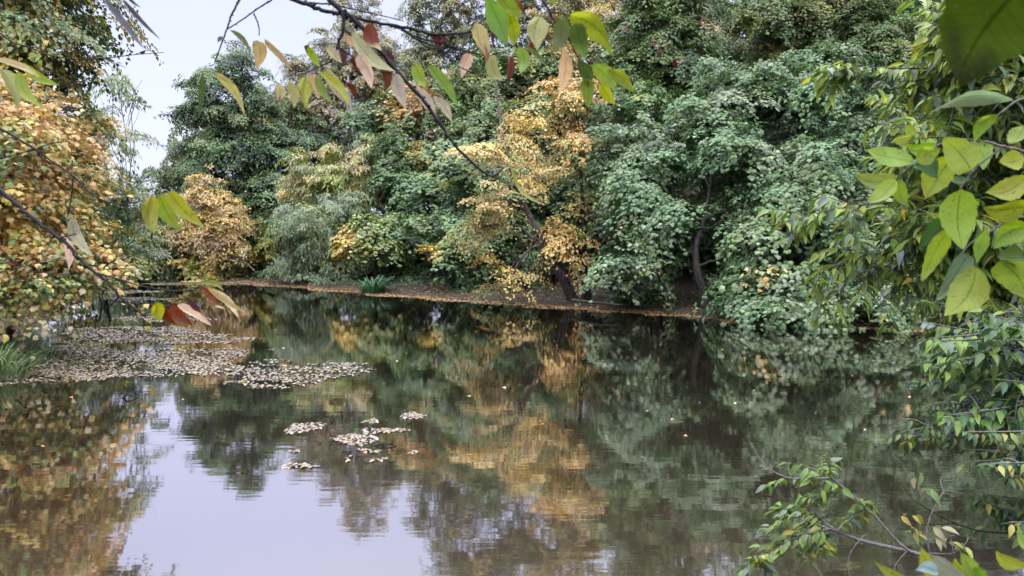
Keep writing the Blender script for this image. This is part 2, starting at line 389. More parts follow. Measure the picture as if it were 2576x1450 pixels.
    col = np.clip(col * rng.uniform(.84, 1.18, (n, 1)) * (.82 + .36 * pc[:, 1:2]) * rng.normal(1, .05, (n, 3)), .004, .9)
    sz = size * rng.uniform(.65, 1.2, n)
    gz = np.maximum(terr(pos[:, 0], pos[:, 1]), 0); pos[:, 2] = np.maximum(pos[:, 2], gz + .06)
    me = leaves_mesh(crown_name, kind, pos, nor, dr, sz, col)
    link(crown_name, me, mat or M_leaf, root)
    # trunk and limbs
    tb = Tubes()
    if path is None:
        c, r = blob_world(top or blobs[0]); topz = c + np.array([0, 0, r[2] * .55])
        path = [np.array([bx, by, bz]), np.array([bx, by, bz]) * .55 + topz * .45 + np.array([rng.normal(0, .12), 0, 0]), topz]
    else:
        path = [np.array([bx, by, bz])] + [at(*q_) for q_ in path]
    tp = resample(path, 14); h = np.linspace(0, 1, 14)
    tb.add(tp, tr * (1.25 * np.exp(-h * 9) * .4 + (1 - h * .85)), 9)
    if limbs and len(tips):
        for tip in tips[rng.permutation(len(tips))[:limbs]]:
            dz = tip[2] - tp[:, 2]; ok = np.where(dz > .15 * abs(tip[0] - tp[:, 0]))[0]; i = int(ok[-1]) if len(ok) else int(np.argmin(abs(tp[:, 2] - tip[2] - .4)) + rng.integers(0, 4))
            i = max(3, min(i, 12)); r0 = tr * (1 - h[i] * .85) * .5
            cpth = curve_path(tp[i], tip, 7, .10, .02, rng)
            tb.add(cpth, np.linspace(r0, max(.012, r0 * .15), 7), 5)
            for _ in range(2):
                j = rng.integers(3, 6); e = tip + rng.normal(0, .5, 3)
                tb.add(curve_path(cpth[j], e, 4, .06, .03, rng), np.linspace(r0 * .45, .006, 4), 4)
    for pth, r0 in extra:
        pp = resample([at(*q_) for q_ in pth], 9); tb.add(pp, np.linspace(r0, r0 * .3, 9), 6)
    tb.build(trunk_name, bark or M_bark, root)
    return root, n

tot = 0
def T(*a, **k):
    global tot
    r, n = tree(*a, **k); tot += n; return r

BG = 'trees along the far bank'
# ---- left bank
T('tall elm with olive and yellow leaves rising behind the orange maple on the left bank', (-40, 21),
  [(40, 20, 200, 150, 20, 3), (90, -190, 150, 160, 21, 3), (110, 150, 115, 110, 20, 2.5), (195, 40, 24, 60, 20.5, .8, .6), (170, 280, 80, 110, 21, 2.2), (235, 300, 40, 70, 21.5, 1.1, .5)],
  [(GD, 2.5), (GM, 3), (OL, 5), (GY, 4), (YE, 2), (YO, .8)], kind='broad', size=.13, lai=1.9, pad=.5, name='elm_tree', patches=[(240, 190, 60, 20, YO, .4), (90, 60, 60, 19, YE, .4), (130, 160, 70, 19, YE, .4)])
T('big orange maple leaning over the water at the left edge', (-70, 16.5),
  [(0, 280, 190, 100, 16.2, 2.6), (80, 380, 130, 100, 15.7, 2.2), (-20, 520, 190, 140, 16, 2.6), (120, 530, 95, 100, 15.6, 1.6, .85), (205, 600, 60, 45, 15.5, 1, .5), (180, 330, 50, 40, 15.8, .9, .5)],
  [(OL, 1.5), (GL, 1.5), (GY, 3), (YE, 4), (YO, 6), (OR, 1.5), (CR, 2.5)], kind='maple', size=.115, lai=1.45, gap=.3, pad=.42, dens=.6, jitter=.5, name='maple_tree', patches=[(120, 310, 100, 15.7, (.64, .42, .19), .5), (160, 430, 90, 15.7, (.64, .42, .18), .5), (230, 210, 40, 17, OR, .5), (60, 620, 90, 15.5, YE, .6)])
T('low yellow green maple boughs drooping to the water on the left bank', (-30, 15),
  [(90, 670, 170, 60, 15, 1.8), (0, 690, 110, 38, 14.8, 1.4), (225, 650, 85, 45, 16, 1.3, .7), (120, 700, 70, 25, 15, 1, .7), (300, 690, 40, 22, 16.5, .8, .7)],
  [(OL, 2), (GL, 3), (GY, 4), (YE, 3), (CR, 4), (PK, .5)], kind='maple', size=.10, lai=1.7, pad=.4, dens=.6, jitter=.5, name='maple_tree', patches=[(100, 630, 90, 15, OR, .35)], tr=.1)
T('thin airy box elder on the left bank with sky showing through', (250, 31),
  [(330, 545, 105, 95, 30, 2.5, .55), (270, 440, 75, 110, 30, 2.2, .5), (385, 500, 45, 50, 31, 1.5, .4), (305, 205, 42, 26, 29, 1, .28), (330, 255, 34, 20, 29, .8, .4), (350, 342, 24, 22, 29, .8, .5),
   (385, 432, 25, 12, 29, .8, .5), (285, 270, 36, 30, 29, 1, .4), (300, 130, 40, 12, 29, .5, .15)],
  [(GD, 2), (GM, 4), (GL, 3), (GY, 2), (PG, 2)], kind='lance', size=.16, lai=1.5, pad=.4, name='box_elder_tree', tr=.11, limbs=26, droop=.3)
T('pale yellow shrub at the pond corner under the box elder', (260, 27), [(230, 690, 80, 45, 26, 1.6), (300, 660, 60, 45, 28, 1.5), (180, 650, 80, 60, 25, 1.6)],
  [(GL, 3), (GY, 4), (YE, 2), (PG, 2)], kind='ovate', size=.11, lai=1.8, pad=.4, name='shrub', cat='shrub', tr=.05, limbs=8)
T('shaded olive tree filling the space behind the big orange maple', (40, 26), [(20, 520, 150, 120, 25, 2.5), (150, 600, 110, 90, 26, 2.2), (-60, 400, 130, 130, 25, 2.5), (90, 420, 110, 100, 25.5, 2.2)],
  [(GD, 2), (OL, 4), (GM, 3), (GY, 2)], size=.15, lai=1.8, name='tree', tr=.15, pad=.5)
# ---- far end
T('dark green thicket tree at the far left end of the pond', (330, 44), [(360, 630, 90, 70, 43, 2.5), (310, 570, 80, 70, 44, 2.5), (420, 600, 70, 90, 45, 2.5)],
  [(GD, 4), (GM, 5), (GL, 2), (OL, 2)], size=.16, lai=2.2, name='tree', group=BG, droop=.5)
T('rounded tan and pink tinted tree between the thicket and the tall linden', (525, 45), [(522, 490, 55, 45, 42, 1.4, .9), (500, 545, 60, 60, 42, 1.6), (560, 540, 50, 50, 42, 1.4), (545, 610, 70, 60, 41.8, 1.6), (462, 590, 50, 75, 42, 1.5), (585, 540, 35, 45, 42, 1.2), (590, 590, 28, 60, 42, 1.2), (455, 510, 25, 35, 42, .9, .8)],
  [(TN, 4), (YO, 6), (PK, .5), (GY, 2), (CR, 3)], size=.13, lai=1.9, name='tree', group=BG, pad=.42)
T('small yellow maple at the waterline below the tan tree', (535, 42), [(530, 655, 90, 42, 42, 1.4), (600, 625, 30, 35, 42, 1)],
  [(GY, 4), (YE, 5), (YO, 2), (GL, 3)], kind='mapleS', size=.17, lai=2, name='maple_tree', group=BG, tr=.09, pad=.42)
T('tallest dark green linden against the sky left of centre', (650, 55),
  [(605, 165, 48, 55, 54, 1.8, .8), (550, 215, 60, 45, 54, 2), (640, 240, 62, 60, 55, 2.4), (515, 290, 45, 36, 53, 1.6, .8), (570, 310, 90, 50, 54, 2.6), (475, 375, 38, 32, 53, 1.5, .8), (670, 340, 60, 60, 54, 2.4), (590, 400, 120, 60, 53, 3), (500, 420, 85, 60, 52, 3), (640, 470, 110, 100, 53, 3), (540, 520, 110, 80, 52, 3), (660, 600, 80, 90, 50, 2.8)],
  [(GD, 5), (GM, 4), (GB, 3), (OL, 3)], size=.15, lai=2.0, name='linden_tree', tr=.3, limbs=26, pad=.7)
T('dark green tree standing close behind the willow right of the linden', (740, 52), [(735, 420, 60, 100, 54, 2.4), (700, 540, 70, 110, 50, 2.4), (760, 340, 55, 80, 57, 2.2, .8)],
  [(GD, 4), (GM, 4), (GB, 3), (OL, 1)], size=.16, lai=2.1, name='tree', group=BG, tr=.18, pad=.6)
T('tall pale grey green aspen with thin leaves behind the pond', (800, 66),
  [(765, 210, 45, 55, 65, 2, .8), (835, 140, 50, 70, 66, 2.2, .7), (790, 270, 75, 70, 64, 2.6), (860, 220, 80, 90, 65, 2.6), (840, 340, 90, 70, 63, 2.6), (735, 270, 35, 50, 64, 1.5, .8), (890, 120, 50, 65, 66, 2, .6)],
  [(PG, 5), (TN, 3), (OL, 3), (GM, 1)], size=.16, lai=2.0, name='aspen_tree', group=BG, tr=.2, bark=M_bark_grey, pad=.6, limbs=22)
T('slender poplar reaching the top of the picture beside the forked pale trunk', (900, 70),
  [(900, 70, 38, 100, 70, 1.6, .5), (950, 50, 26, 70, 70, 1.4, .45), (865, 20, 18, 60, 70, 1, .4), (945, 150, 60, 80, 68, 2.2, .8), (960, 250, 70, 80, 67, 2.4, .9), (1010, 150, 45, 60, 68, 1.8, .6)],
  [(PG, 5), (TN, 3), (OL, 2), (YO, .8)], size=.15, lai=1.8, name='poplar_tree', group=BG, tr=.2, bark=M_bark_grey, pad=.5, limbs=22)
T('grey brown tree with a pale forked trunk showing between its leaves', (925, 60), [(860, 410, 110, 80, 62, 2.6), (960, 360, 80, 90, 62, 2.6, .9), (800, 390, 60, 70, 61, 2), (1000, 450, 90, 80, 60, 2.4), (1080, 440, 90, 80, 60, 2.4)],
  [(TN, 4), (PG, 4), (OL, 3), (GD, 1)], size=.15, lai=1.7, name='tree', group=BG, tr=.3, bark=M_bark_pale, clear=.9, path=[(905, 420, 57), (893, 340, 57), (882, 270, 57), (875, 190, 57)], extra=[([(893, 340, 57), (880, 290, 57), (862, 230, 57)], .18)])
T('yellow green willow with feathery tops on the far bank', (850, 44), [(780, 430, 50, 55, 43, 1.6, .9), (850, 490, 110, 65, 42, 2.2), (920, 420, 50, 80, 43, 1.6, .9), (760, 500, 45, 60, 43, 1.5), (840, 420, 40, 50, 44, 1.2, .8), (940, 500, 45, 50, 43, 1.5)],
  [(GY, 4), (GL, 3), (CR, 4), (YE, 2), (WG, 2)], kind='lance', size=.2, lai=1.8, name='willow_tree', group=BG, tr=.14, pad=.45)
T('blue green willow bush sweeping down to the far waterline', (810, 39), [(800, 590, 100, 90, 38, 2.2), (860, 545, 75, 65, 39, 2), (735, 655, 45, 45, 38, 1.5), (840, 670, 85, 45, 37.5, 1.6), (760, 560, 60, 50, 40, 1.8)],
  [(WG, 7), (GB, 1.5), (PG, 2), (GL, 2), (GY, 1)], kind='lance', size=.18, lai=2.0, name='willow_bush', cat='bush', group=BG, tr=.12, pad=.42)
T('narrow yellow shrub between the dark linden and the blue green willow', (685, 43), [(680, 590, 22, 50, 43, 1, .8), (665, 630, 20, 30, 43, .9, .8)],
  [(GY, 4), (YE, 4), (GM, 3)], size=.14, lai=1.8, name='shrub', cat='shrub', group=BG, tr=.05, limbs=6, pad=.3)
T('small lime and yellow maple standing over the iris clump', (947, 36), [(930, 572, 65, 28, 35.5, 1.3), (885, 610, 45, 28, 35, 1.1), (960, 620, 60, 30, 35, 1.3), (975, 580, 45, 35, 36, 1.2)],
  [(GL, 5), (GY, 4), (GM, 2)], kind='mapleS', size=.17, lai=1.8, name='maple_tree', group=BG, tr=.11, clear=.3, path=[(946, 665, 35.6), (943, 610, 35.6), (935, 570, 35.6)], patches=[(870, 612, 40, 35, YE, 1.0), (900, 640, 25, 35, YE, .8)], pad=.4)
T('broad green maple right of the willow with an orange crown patch', (1040, 41),
  [(985, 290, 90, 80, 45, 2.6), (1080, 300, 100, 90, 43, 2.6), (1000, 400, 85, 80, 42, 2.4), (1110, 420, 110, 80, 40, 2.4), (1030, 510, 90, 70, 40, 2.2), (1140, 520, 90, 70, 38, 2.2), (1000, 590, 90, 50, 39, 2), (1100, 600, 80, 60, 37, 2)],
  [(GB, 5), (GM, 5), (GD, 2), (GL, 2)], kind='mapleS', size=.17, lai=2.0, name='maple_tree', group=BG, tr=.2, patches=[(1065, 265, 50, 43, OR, .9), (1000, 300, 45, 44, YO, .7), (1080, 370, 50, 41, YE, .6), (1110, 455, 50, 39, GY, .6), (1030, 250, 60, 44, YO, .5)])
T('green tree on a dark trunk leaning left over the shaded bank', (1155, 32.5), [(1130, 640, 70, 38, 31.5, 1.4), (1060, 560, 60, 40, 33, 1.4), (1180, 590, 60, 40, 32, 1.4)],
  [(GB, 4), (GM, 3), (GL, 4), (GY, 1)], kind='mapleS', size=.16, lai=1.9, name='maple_tree', group=BG, tr=.14, clear=.5, path=[(1110, 675, 32.3), (1065, 635, 32.3), (1000, 590, 32.3)], patches=[(1075, 645, 35, 31.5, YE, 1.0), (1060, 660, 20, 31.5, YO, .8)], limbs=6)
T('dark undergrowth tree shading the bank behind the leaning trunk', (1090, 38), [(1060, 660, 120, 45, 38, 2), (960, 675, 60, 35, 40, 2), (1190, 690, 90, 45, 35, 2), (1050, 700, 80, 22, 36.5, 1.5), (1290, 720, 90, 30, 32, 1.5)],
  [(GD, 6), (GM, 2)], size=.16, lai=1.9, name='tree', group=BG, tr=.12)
for px, py, Y_, rx, lab in ((1010, 708, 38.2, 50, 'low green bush on the bank just right of the iris clump'), (1200, 735, 33.5, 55, 'low green bush at the foot of the dark leaning trunk'), (700, 690, 41.8, 45, 'low green bush under the narrow yellow shrub'), (1590, 758, 26.6, 45, 'low green bush behind the shore right of the fallen log')):
    T(lab, (px, Y_), [(px, py, rx, 20, Y_, 1), (px - rx * .6, py + 4, rx * .5, 14, Y_ - .3, .8)], [(GD, 4), (GM, 4), (GL, 2), (GY, 1)], size=.12, lai=1.7, name='bush', cat='bush', group='low bushes on the far bank', tr=.03, limbs=4, pad=.3)
# ---- middle: yellow lindens
T('yellow linden on a grey trunk leaning left over the water', (1447, 27.6),
  [(1240, 510, 60, 70, 27, 1.5, .75), (1225, 600, 50, 60, 26.8, 1.4, .6), (1270, 430, 90, 55, 27.5, 1.7, .7), (1370, 290, 90, 45, 28, 1.6, .6), (1420, 400, 70, 50, 28, 1.5, .55), (1200, 390, 60, 35, 27.5, 1.3, .5), (1160, 470, 45, 30, 27, 1, .4), (1330, 430, 60, 35, 27.5, 1.2, .5), (1240, 690, 50, 45, 26.5, 1.2, .65), (1320, 705, 80, 30, 26.3, 1, .3), (1300, 350, 80, 45, 28, 1.4, .6), (1400, 680, 60, 40, 26.6, 1, .3)],
  [(YE, 2.5), (YO, 7), (CR, 1.5), (TN, 3), (OR, 1), (GY, 3), (GL, 2), (GM, 2)], kind='broad', size=.10, lai=1.25, gap=.25, name='linden_tree', bark=M_bark_grey, tr=.15, dens=.4, flat=.1, clear=.32, sag=.08, lean=.2, path=[(1385, 640, 27.2), (1340, 560, 27.0), (1300, 470, 27.1), (1272, 380, 27.4), (1255, 280, 27.8), (1245, 180, 28)], pad=.6, limbs=9)
T('straight slim linden with loose amber leaves right of the leaning one', (1477, 27.8),
  [(1440, 470, 45, 50, 28, 1.1, .5), (1430, 560, 45, 60, 27.5, 1.1, .5), (1465, 640, 40, 70, 27.3, 1.1, .42), (1400, 610, 30, 50, 27.3, 1, .4), (1450, 360, 40, 60, 28.5, 1.3, .6), (1440, 250, 60, 60, 29, 1.4, .7)],
  [(YO, 6), (OR, 2), (TN, 2), (YE, 3), (GM, 1)], kind='broad', size=.11, lai=1.8, name='linden_tree', bark=M_bark, tr=.14, dens=.5, flat=.16, path=[(1470, 600, 27.8), (1462, 450, 28), (1455, 300, 28.4)], pad=.4, limbs=14)
T('green maple filling the gap behind the two yellow lindens', (1340, 35), [(1360, 500, 150, 110, 34, 2.6), (1230, 440, 120, 110, 36, 2.6), (1330, 620, 150, 80, 33, 2.4), (1450, 560, 100, 130, 34, 2.4), (1200, 600, 80, 80, 34, 2.2)],
  [(GD, 4), (GM, 5), (GB, 4), (GL, 2)], kind='mapleS', size=.16, lai=1.9, name='maple_tree', group=BG, tr=.18)
T('tall mixed green maple above the yellow lindens', (1260, 45), [(1180, 240, 120, 80, 44, 2.6), (1300, 200, 120, 90, 45, 2.6), (1250, 320, 130, 80, 42, 2.6), (1180, 340, 90, 80, 42, 2.4), (1400, 230, 100, 90, 45, 2.6)],
  [(GM, 5), (OL, 3), (GB, 3), (GY, 2)], size=.15, kind='mapleS', lai=2, name='maple_tree', group=BG, tr=.2, patches=[(1120, 180, 40, 44, YO, .6), (1300, 270, 60, 43, OL, .6)])
T('sparse olive tree with bright sky gaps at the top centre', (1200, 60), [(1080, 80, 60, 70, 60, 2.4, .7), (1130, 10, 80, 60, 60, 2.4, .7), (1210, 110, 90, 70, 58, 2.6, .8), (1100, 170, 70, 60, 58, 2.2, .9), (1280, 20, 80, 70, 58, 2.4, .75), (1200, -100, 120, 80, 60, 2.6, .8), (1300, -100, 120, 80, 58, 2.6, .8)],
  [(OL, 5), (PG, 3), (GM, 3), (YO, 1.5)], size=.16, lai=1.7, name='tree', group=BG, tr=.2, patches=[(1170, 60, 35, 60, YO, .9)], limbs=22)
T('amber crowned tall tree between the olive tree and the green slope', (1440, 48), [(1400, 60, 80, 90, 48, 2.6, .85), (1470, 30, 80, 90, 49, 2.6, .9), (1440, 150, 70, 70, 46, 2.4, .8), (1420, -90, 110, 80, 49, 2.6, .8), (1520, 120, 60, 90, 46, 2.2)],
  [(OL, 4), (YO, 4), (TN, 3), (GM, 2), (YE, 2)], size=.14, lai=1.9, name='tree', group=BG, tr=.2, limbs=18, patches=[(1430, 200, 60, 46, YO, .9)])
# ---- right slope maples
MP = [(GB, 7), (GM, 4), (GL, 1.5), (GD, 2), (WG, 2)]
T('large green maple flecked with pink leaves right of the amber lindens', (1640, 27),
  [(1590, 350, 100, 75, 28, 2), (1690, 400, 110, 75, 27, 2), (1600, 470, 115, 70, 26, 2), (1560, 580, 90, 60, 25.5, 1.7), (1670, 540, 90, 60, 25.5, 1.8), (1600, 655, 105, 55, 25, 1.7), (1690, 670, 70, 40, 24.7, 1.4), (1570, 715, 50, 25, 24.8, 1)],
  [(GB, 7), (WG, 3), (PK, .1), (GL, 2), (GD, 1.5)], kind='maple', size=.15, lai=2.0, name='maple_tree', group='green maples on the right slope', tr=.17, clear=.75, gap=.3, path=[(1700, 600, 26.5), (1690, 480, 27), (1692, 390, 27.2), (1700, 300, 27.5)],
  extra=[([(1690, 480, 27), (1650, 450, 26.6), (1590, 425, 26.2)], .08)], patches=[(1640, 520, 30, 25.5, GL, .8)], limbs=16, pad=.45)
T('tall green maple with scattered coral leaves high on the slope', (1700, 33),
  [(1590, 180, 90, 90, 33, 2.2), (1700, 130, 110, 90, 33, 2.2), (1640, 270, 100, 70, 31, 2), (1780, 250, 110, 90, 32, 2.2), (1620, 40, 90, 80, 34, 2.2), (1740, 0, 100, 90, 34, 2.2), (1680, -130, 130, 80, 34, 2.4)],
  [(GM, 5), (GL, 3), (GY, 1.5), (GB, 3), (GD, 1)], kind='maple', size=.14, lai=2.0, name='maple_tree', group='green maples on the right slope', tr=.17, patches=[(1650, 120, 22, 32, PK, .8), (1790, 60, 30, 32, PK, .5), (1700, 165, 16, 32, PK, .9), (1560, 60, 16, 32, RD, .5), (1840, 80, 18, 32, PK, .6)], limbs=14, pad=.45,
  extra=[([(1780, 360, 31), (1840, 250, 31), (1900, 190, 31)], .06), ([(1660, 330, 31), (1640, 260, 31), (1625, 200, 31)], .05)])
T('green maple on a curved dark trunk rising from the water edge', (1782, 24),
  [(1850, 400, 100, 75, 26, 1.9), (1800, 500, 90, 60, 25, 1.7), (1880, 500, 100, 70, 25, 1.7), (1760, 590, 90, 55, 24.5, 1.5), (1850, 640, 85, 50, 24.2, 1.3), (1790, 672, 60, 25, 24, 1.0), (1740, 320, 90, 70, 28, 1.9)],
  MP, kind='maple', size=.155, lai=1.9, name='maple_tree', group='green maples on the right slope', tr=.19, clear=.8, gap=.3, path=[(1768, 730, 24), (1755, 690, 24), (1750, 620, 24.3), (1775, 540, 24.8), (1790, 440, 25.5)], limbs=14, pad=.45)
T('stout trunked maple just behind the curved trunk', (1822, 26.5), [(1900, 290, 120, 90, 28, 2.2), (2000, 350, 110, 80, 27, 2.1), (1850, 200, 90, 80, 29, 2), (1980, 240, 90, 70, 28, 2)],
  MP, kind='maple', size=.15, lai=1.9, name='maple_tree', group='green maples on the right slope', tr=.28, clear=.7, gap=.3, path=[(1820, 700, 26.4), (1815, 600, 26.5), (1830, 460, 27), (1860, 300, 28)], limbs=16, pad=.45)
T('layered green maple over the right hand shore', (2060, 22.5),
  [(1960, 500, 110, 40, 23.5, 1.7), (2080, 520, 110, 45, 23, 1.7), (1930, 600, 80, 60, 23, 1.5), (2010, 650, 90, 60, 22.5, 1.5), (2110, 620, 90, 60, 22.5, 1.5), (1900, 690, 55, 60, 22.6, 1.2), (2040, 420, 120, 60, 24.5, 1.9), (2170, 520, 80, 80, 23, 1.6)],
  [(GB, 5), (GL, 4), (GM, 3), (WG, 2), (YO, .25)], kind='maple', size=.165, lai=2.0, name='maple_tree', group='green maples on the right slope', tr=.17, limbs=16, pad=.42, gap=.35)
T('low maple skirt hanging out over the right shoreline', (2080, 20.8),
  [(1890, 758, 50, 26, 21.6, 1), (1980, 764, 85, 26, 21.1, 1.1), (2090, 770, 90, 24, 20.8, 1.1), (2180, 766, 55, 26, 20.8, 1), (2000, 735, 100, 28, 21.5, 1.2), (2130, 740, 90, 30, 21.3, 1.2), (1860, 730, 50, 30, 22, 1)],
  [(GB, 6), (WG, 5), (GM, 3), (GL, 1)], kind='maple', size=.15, lai=2.2, name='maple_tree', group='green maples on the right slope', tr=.1, limbs=10, pad=.4)
T('green maple with bare dark fork in the upper right wood', (2140, 30), [(2100, 330, 110, 80, 29, 2.1), (2060, 200, 100, 80, 31, 2.1), (2180, 250, 100, 90, 30, 2.1), (2240, 370, 110, 90, 28, 2.1), (2160, 420, 90, 60, 27, 1.8)],
  MP, kind='maple', size=.15, lai=1.9, name='maple_tree', group='green maples on the right slope', tr=.17, clear=.8, gap=.3, path=[(2088, 520, 28), (2078, 380, 28.2), (2072, 280, 28.4), (2080, 180, 29)], extra=[([(2078, 380, 28.2), (2050, 340, 27.8), (2000, 330, 27.5)], .08), ([(2080, 370, 28.2), (2110, 345, 28), (2140, 380, 28)], .07)], limbs=12, pad=.45)
T('pale green topmost maple above the upper right wood', (2150, 38), [(2030, 60, 120, 100, 38, 2.4), (2150, 90, 120, 90, 37, 2.4), (2260, 150, 110, 90, 36, 2.4), (1930, 60, 110, 90, 38, 2.4), (1990, -80, 150, 90, 39, 2.4), (2200, -50, 150, 100, 38, 2.4)],
  [(GM, 4), (GL, 4), (OL, 3), (GY, 1)], kind='mapleS', size=.14, lai=2, name='maple_tree', group='green maples on the right slope', tr=.18, pad=.5)
T('dark evergreen at the top right corner of the wood', (2360, 40), [(2340, 20, 80, 70, 40, 2.4), (2440, 40, 100, 90, 40, 2.4), (2400, -80, 120, 80, 40, 2.4), (2520, 120, 100, 140, 38, 2.4)],
  [(GD, 6), ((.02, .045, .035), 4)], kind='lance', size=.18, lai=2, name='evergreen_tree', tr=.18, pad=.5)
T('green maple behind the overhanging ash on the right', (2350, 25), [(2300, 480, 120, 110, 26, 2), (2430, 420, 130, 130, 26, 2), (2400, 600, 140, 100, 24, 2), (2270, 630, 100, 80, 23.5, 1.7), (2330, 270, 110, 120, 28, 2), (2500, 650, 120, 100, 23, 2), (2540, 500, 100, 150, 26, 2), (2560, 300, 120, 140, 28, 2)],
  MP, kind='mapleS', size=.16, lai=1.9, name='maple_tree', group='green maples on the right slope', tr=.17, pad=.45)
T('low yellowish green shrub at the right end of the far shore', (2470, 20.5), [(2400, 740, 100, 45, 21, 1.3), (2520, 745, 90, 55, 20.5, 1.3), (2290, 745, 60, 38, 21.3, 1.1)],
  [(GL, 4), (GY, 2), (GM, 4)], kind='broad', size=.12, lai=1.9, name='shrub', cat='shrub', tr=.05, pad=.35)
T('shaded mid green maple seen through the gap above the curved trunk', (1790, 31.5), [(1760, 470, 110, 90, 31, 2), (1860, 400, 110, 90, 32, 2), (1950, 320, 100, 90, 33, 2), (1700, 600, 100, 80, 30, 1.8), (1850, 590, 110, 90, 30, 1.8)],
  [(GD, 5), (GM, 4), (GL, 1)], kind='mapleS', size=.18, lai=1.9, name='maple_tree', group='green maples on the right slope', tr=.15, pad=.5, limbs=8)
# ---- wood behind
k = 0
sorts = [('dull green tree deep in the wood', GM), ('dark green tree deep in the wood', GD)]
where = ['behind the olive tree', 'behind the amber crowned tree', 'behind the pink flecked maple', 'behind the coral leaved maple', 'behind the stout trunked maple', 'behind the topmost pale maple', 'behind the dark evergreen', 'at the far right end of the slope']
for i, px in enumerate((1290, 1450, 1620, 1790, 1960, 2130, 2330, 2520)):
    Y = 56 - i * 1.6 + (i % 2) * 4
    T(('dull green' if i % 2 else 'dark green') + ' tree deep in the wood ' + where[i], (px, Y),
      [(px, 150 if i > 0 else 290, 110, 110, Y, 2.6), (px - 20, 300 if i else 380, 120, 110, Y - 2, 2.6), (px + 30, 450, 120, 110, Y - 4, 2.6)] + ([(px, -10, 120, 100, Y, 2.6), (px + 60, 90, 90, 90, Y - 1, 2.4)] if i > 1 else []),
      [(GD, 4), (GM, 4), (OL, 2)], size=.22, lai=1.5, name='tree', group='trees deep in the wood', tr=.22, pad=.8, limbs=6)
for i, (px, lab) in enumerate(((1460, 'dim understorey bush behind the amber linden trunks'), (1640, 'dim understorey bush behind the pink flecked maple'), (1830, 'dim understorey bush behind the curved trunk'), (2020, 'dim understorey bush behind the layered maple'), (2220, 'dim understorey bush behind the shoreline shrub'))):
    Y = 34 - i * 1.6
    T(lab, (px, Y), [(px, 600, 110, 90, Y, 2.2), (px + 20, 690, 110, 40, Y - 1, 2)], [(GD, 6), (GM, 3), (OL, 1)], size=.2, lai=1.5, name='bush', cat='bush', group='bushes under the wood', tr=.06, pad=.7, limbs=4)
print('leaves', tot)

# ------------------------------------------------------------------ near plants on the right bank: boughs with hanging leaves
def spray_leaves(path, rng, step, size, spread=.8):
    """pairs of leaves along a path; returns pos, normal, direction, size"""
    pos = []; nn = []; dd = []; ss = []
    seg = np.linalg.norm(np.diff(path, axis=0), axis=1); Ltot = seg.sum(); cum = np.concatenate([[0], np.cumsum(seg)])
    s = Ltot * .12
    while s <= Ltot:
        i = min(np.searchsorted(cum, s) - 1, len(seg) - 1); i = max(i, 0); f = (s - cum[i]) / seg[i]
        p_ = path[i] * (1 - f) + path[i + 1] * f; t = (path[i + 1] - path[i]) / seg[i]
        side = np.cross(t, [0, 0, 1.]); side /= np.linalg.norm(side) + 1e-9
        for sg in (-1, 1):
            if rng.random() < .12: continue
            d = t * rng.uniform(.2, .8) + side * sg * spread * rng.uniform(.4, 1.1) + np.array([0, 0, -rng.uniform(.15, 1.0)])
            d += rng.normal(0, .2, 3); d /= np.linalg.norm(d)
            n_ = np.array([0, 0, 1.]) + side * sg * .45 + rng.normal(0, .35, 3)
            pos.append(p_ + d * .01); nn.append(n_); dd.append(d); ss.append(size * rng.uniform(.7, 1.15))
        s += step * rng.uniform(.7, 1.3)
    return pos, nn, dd, ss
def pick(rng, n, pal):
    cols = np.array([p_[0] for p_ in pal]); w = np.array([p_[1] for p_ in pal], float)
    c = cols[rng.choice(len(pal), n, p=w / w.sum())]
    return np.clip(c * rng.uniform(.75, 1.3, (n, 1)), .004, .9)
def bough_plant(name, label, cat, base, mains, pal, seed, leaf=.095, step=.045, twig=M_twig_grey, kind='lanceW', sub=9, sublen=.42, hang=.35, r0=.012, foliage='foliage'):
    """mains: list of world paths; each gets side twigs, all twigs get leaf pairs"""
    rng = np.random.default_rng(seed)
    root = empty(name, base); tag(root, label, cat)
    tb = Tubes(); A = [[], [], [], []]
    for mi, mp_ in enumerate(mains):
        pth = resample(mp_, 12); Lm = np.linalg.norm(np.diff(pth, axis=0), axis=1).sum()
        tb.add(pth, np.linspace(r0, .0025, 12), 6)
        tw = [pth[3:]]
        for k_ in range(sub):
            i = rng.integers(2, 11); t = nrm(pth[i + 1] - pth[i - 1]) if i < 11 else nrm(pth[11] - pth[10])
            d = t * .7 + nrm(rng.normal(size=3)) * .75; d[1] *= .7; d = nrm(d); ln = sublen * rng.uniform(.5, 1.3) * (1.2 - i / 16)
            e = pth[i] + d * ln + np.array([0, 0, -hang * ln * rng.uniform(.2, 1)])
            q = curve_path(pth[i], e, 6, .1, .015, rng); tb.add(q, np.linspace(.004, .0015, 6), 4); tw.append(q)
        for q in tw:
            o = spray_leaves(q, rng, step, leaf)
            for a_, b_ in zip(A, o): a_ += b_
    pos, nn, dd, ss = [np.array(a_) for a_ in A]
    me = leaves_mesh(foliage, kind, pos, nn, dd, ss, pick(rng, len(pos), pal))
    link(foliage, me, M_leaf_gloss, root); tb.build('twigs', twig, root)
    return root
rg = np.random.default_rng(11)
ASH = [((.15, .24, .05), 5), ((.24, .33, .06), 5), ((.08, .14, .06), 2.5), ((.34, .38, .07), 2.5), ((.17, .20, .18), 1.5), ((.5, .38, .05), .35)]
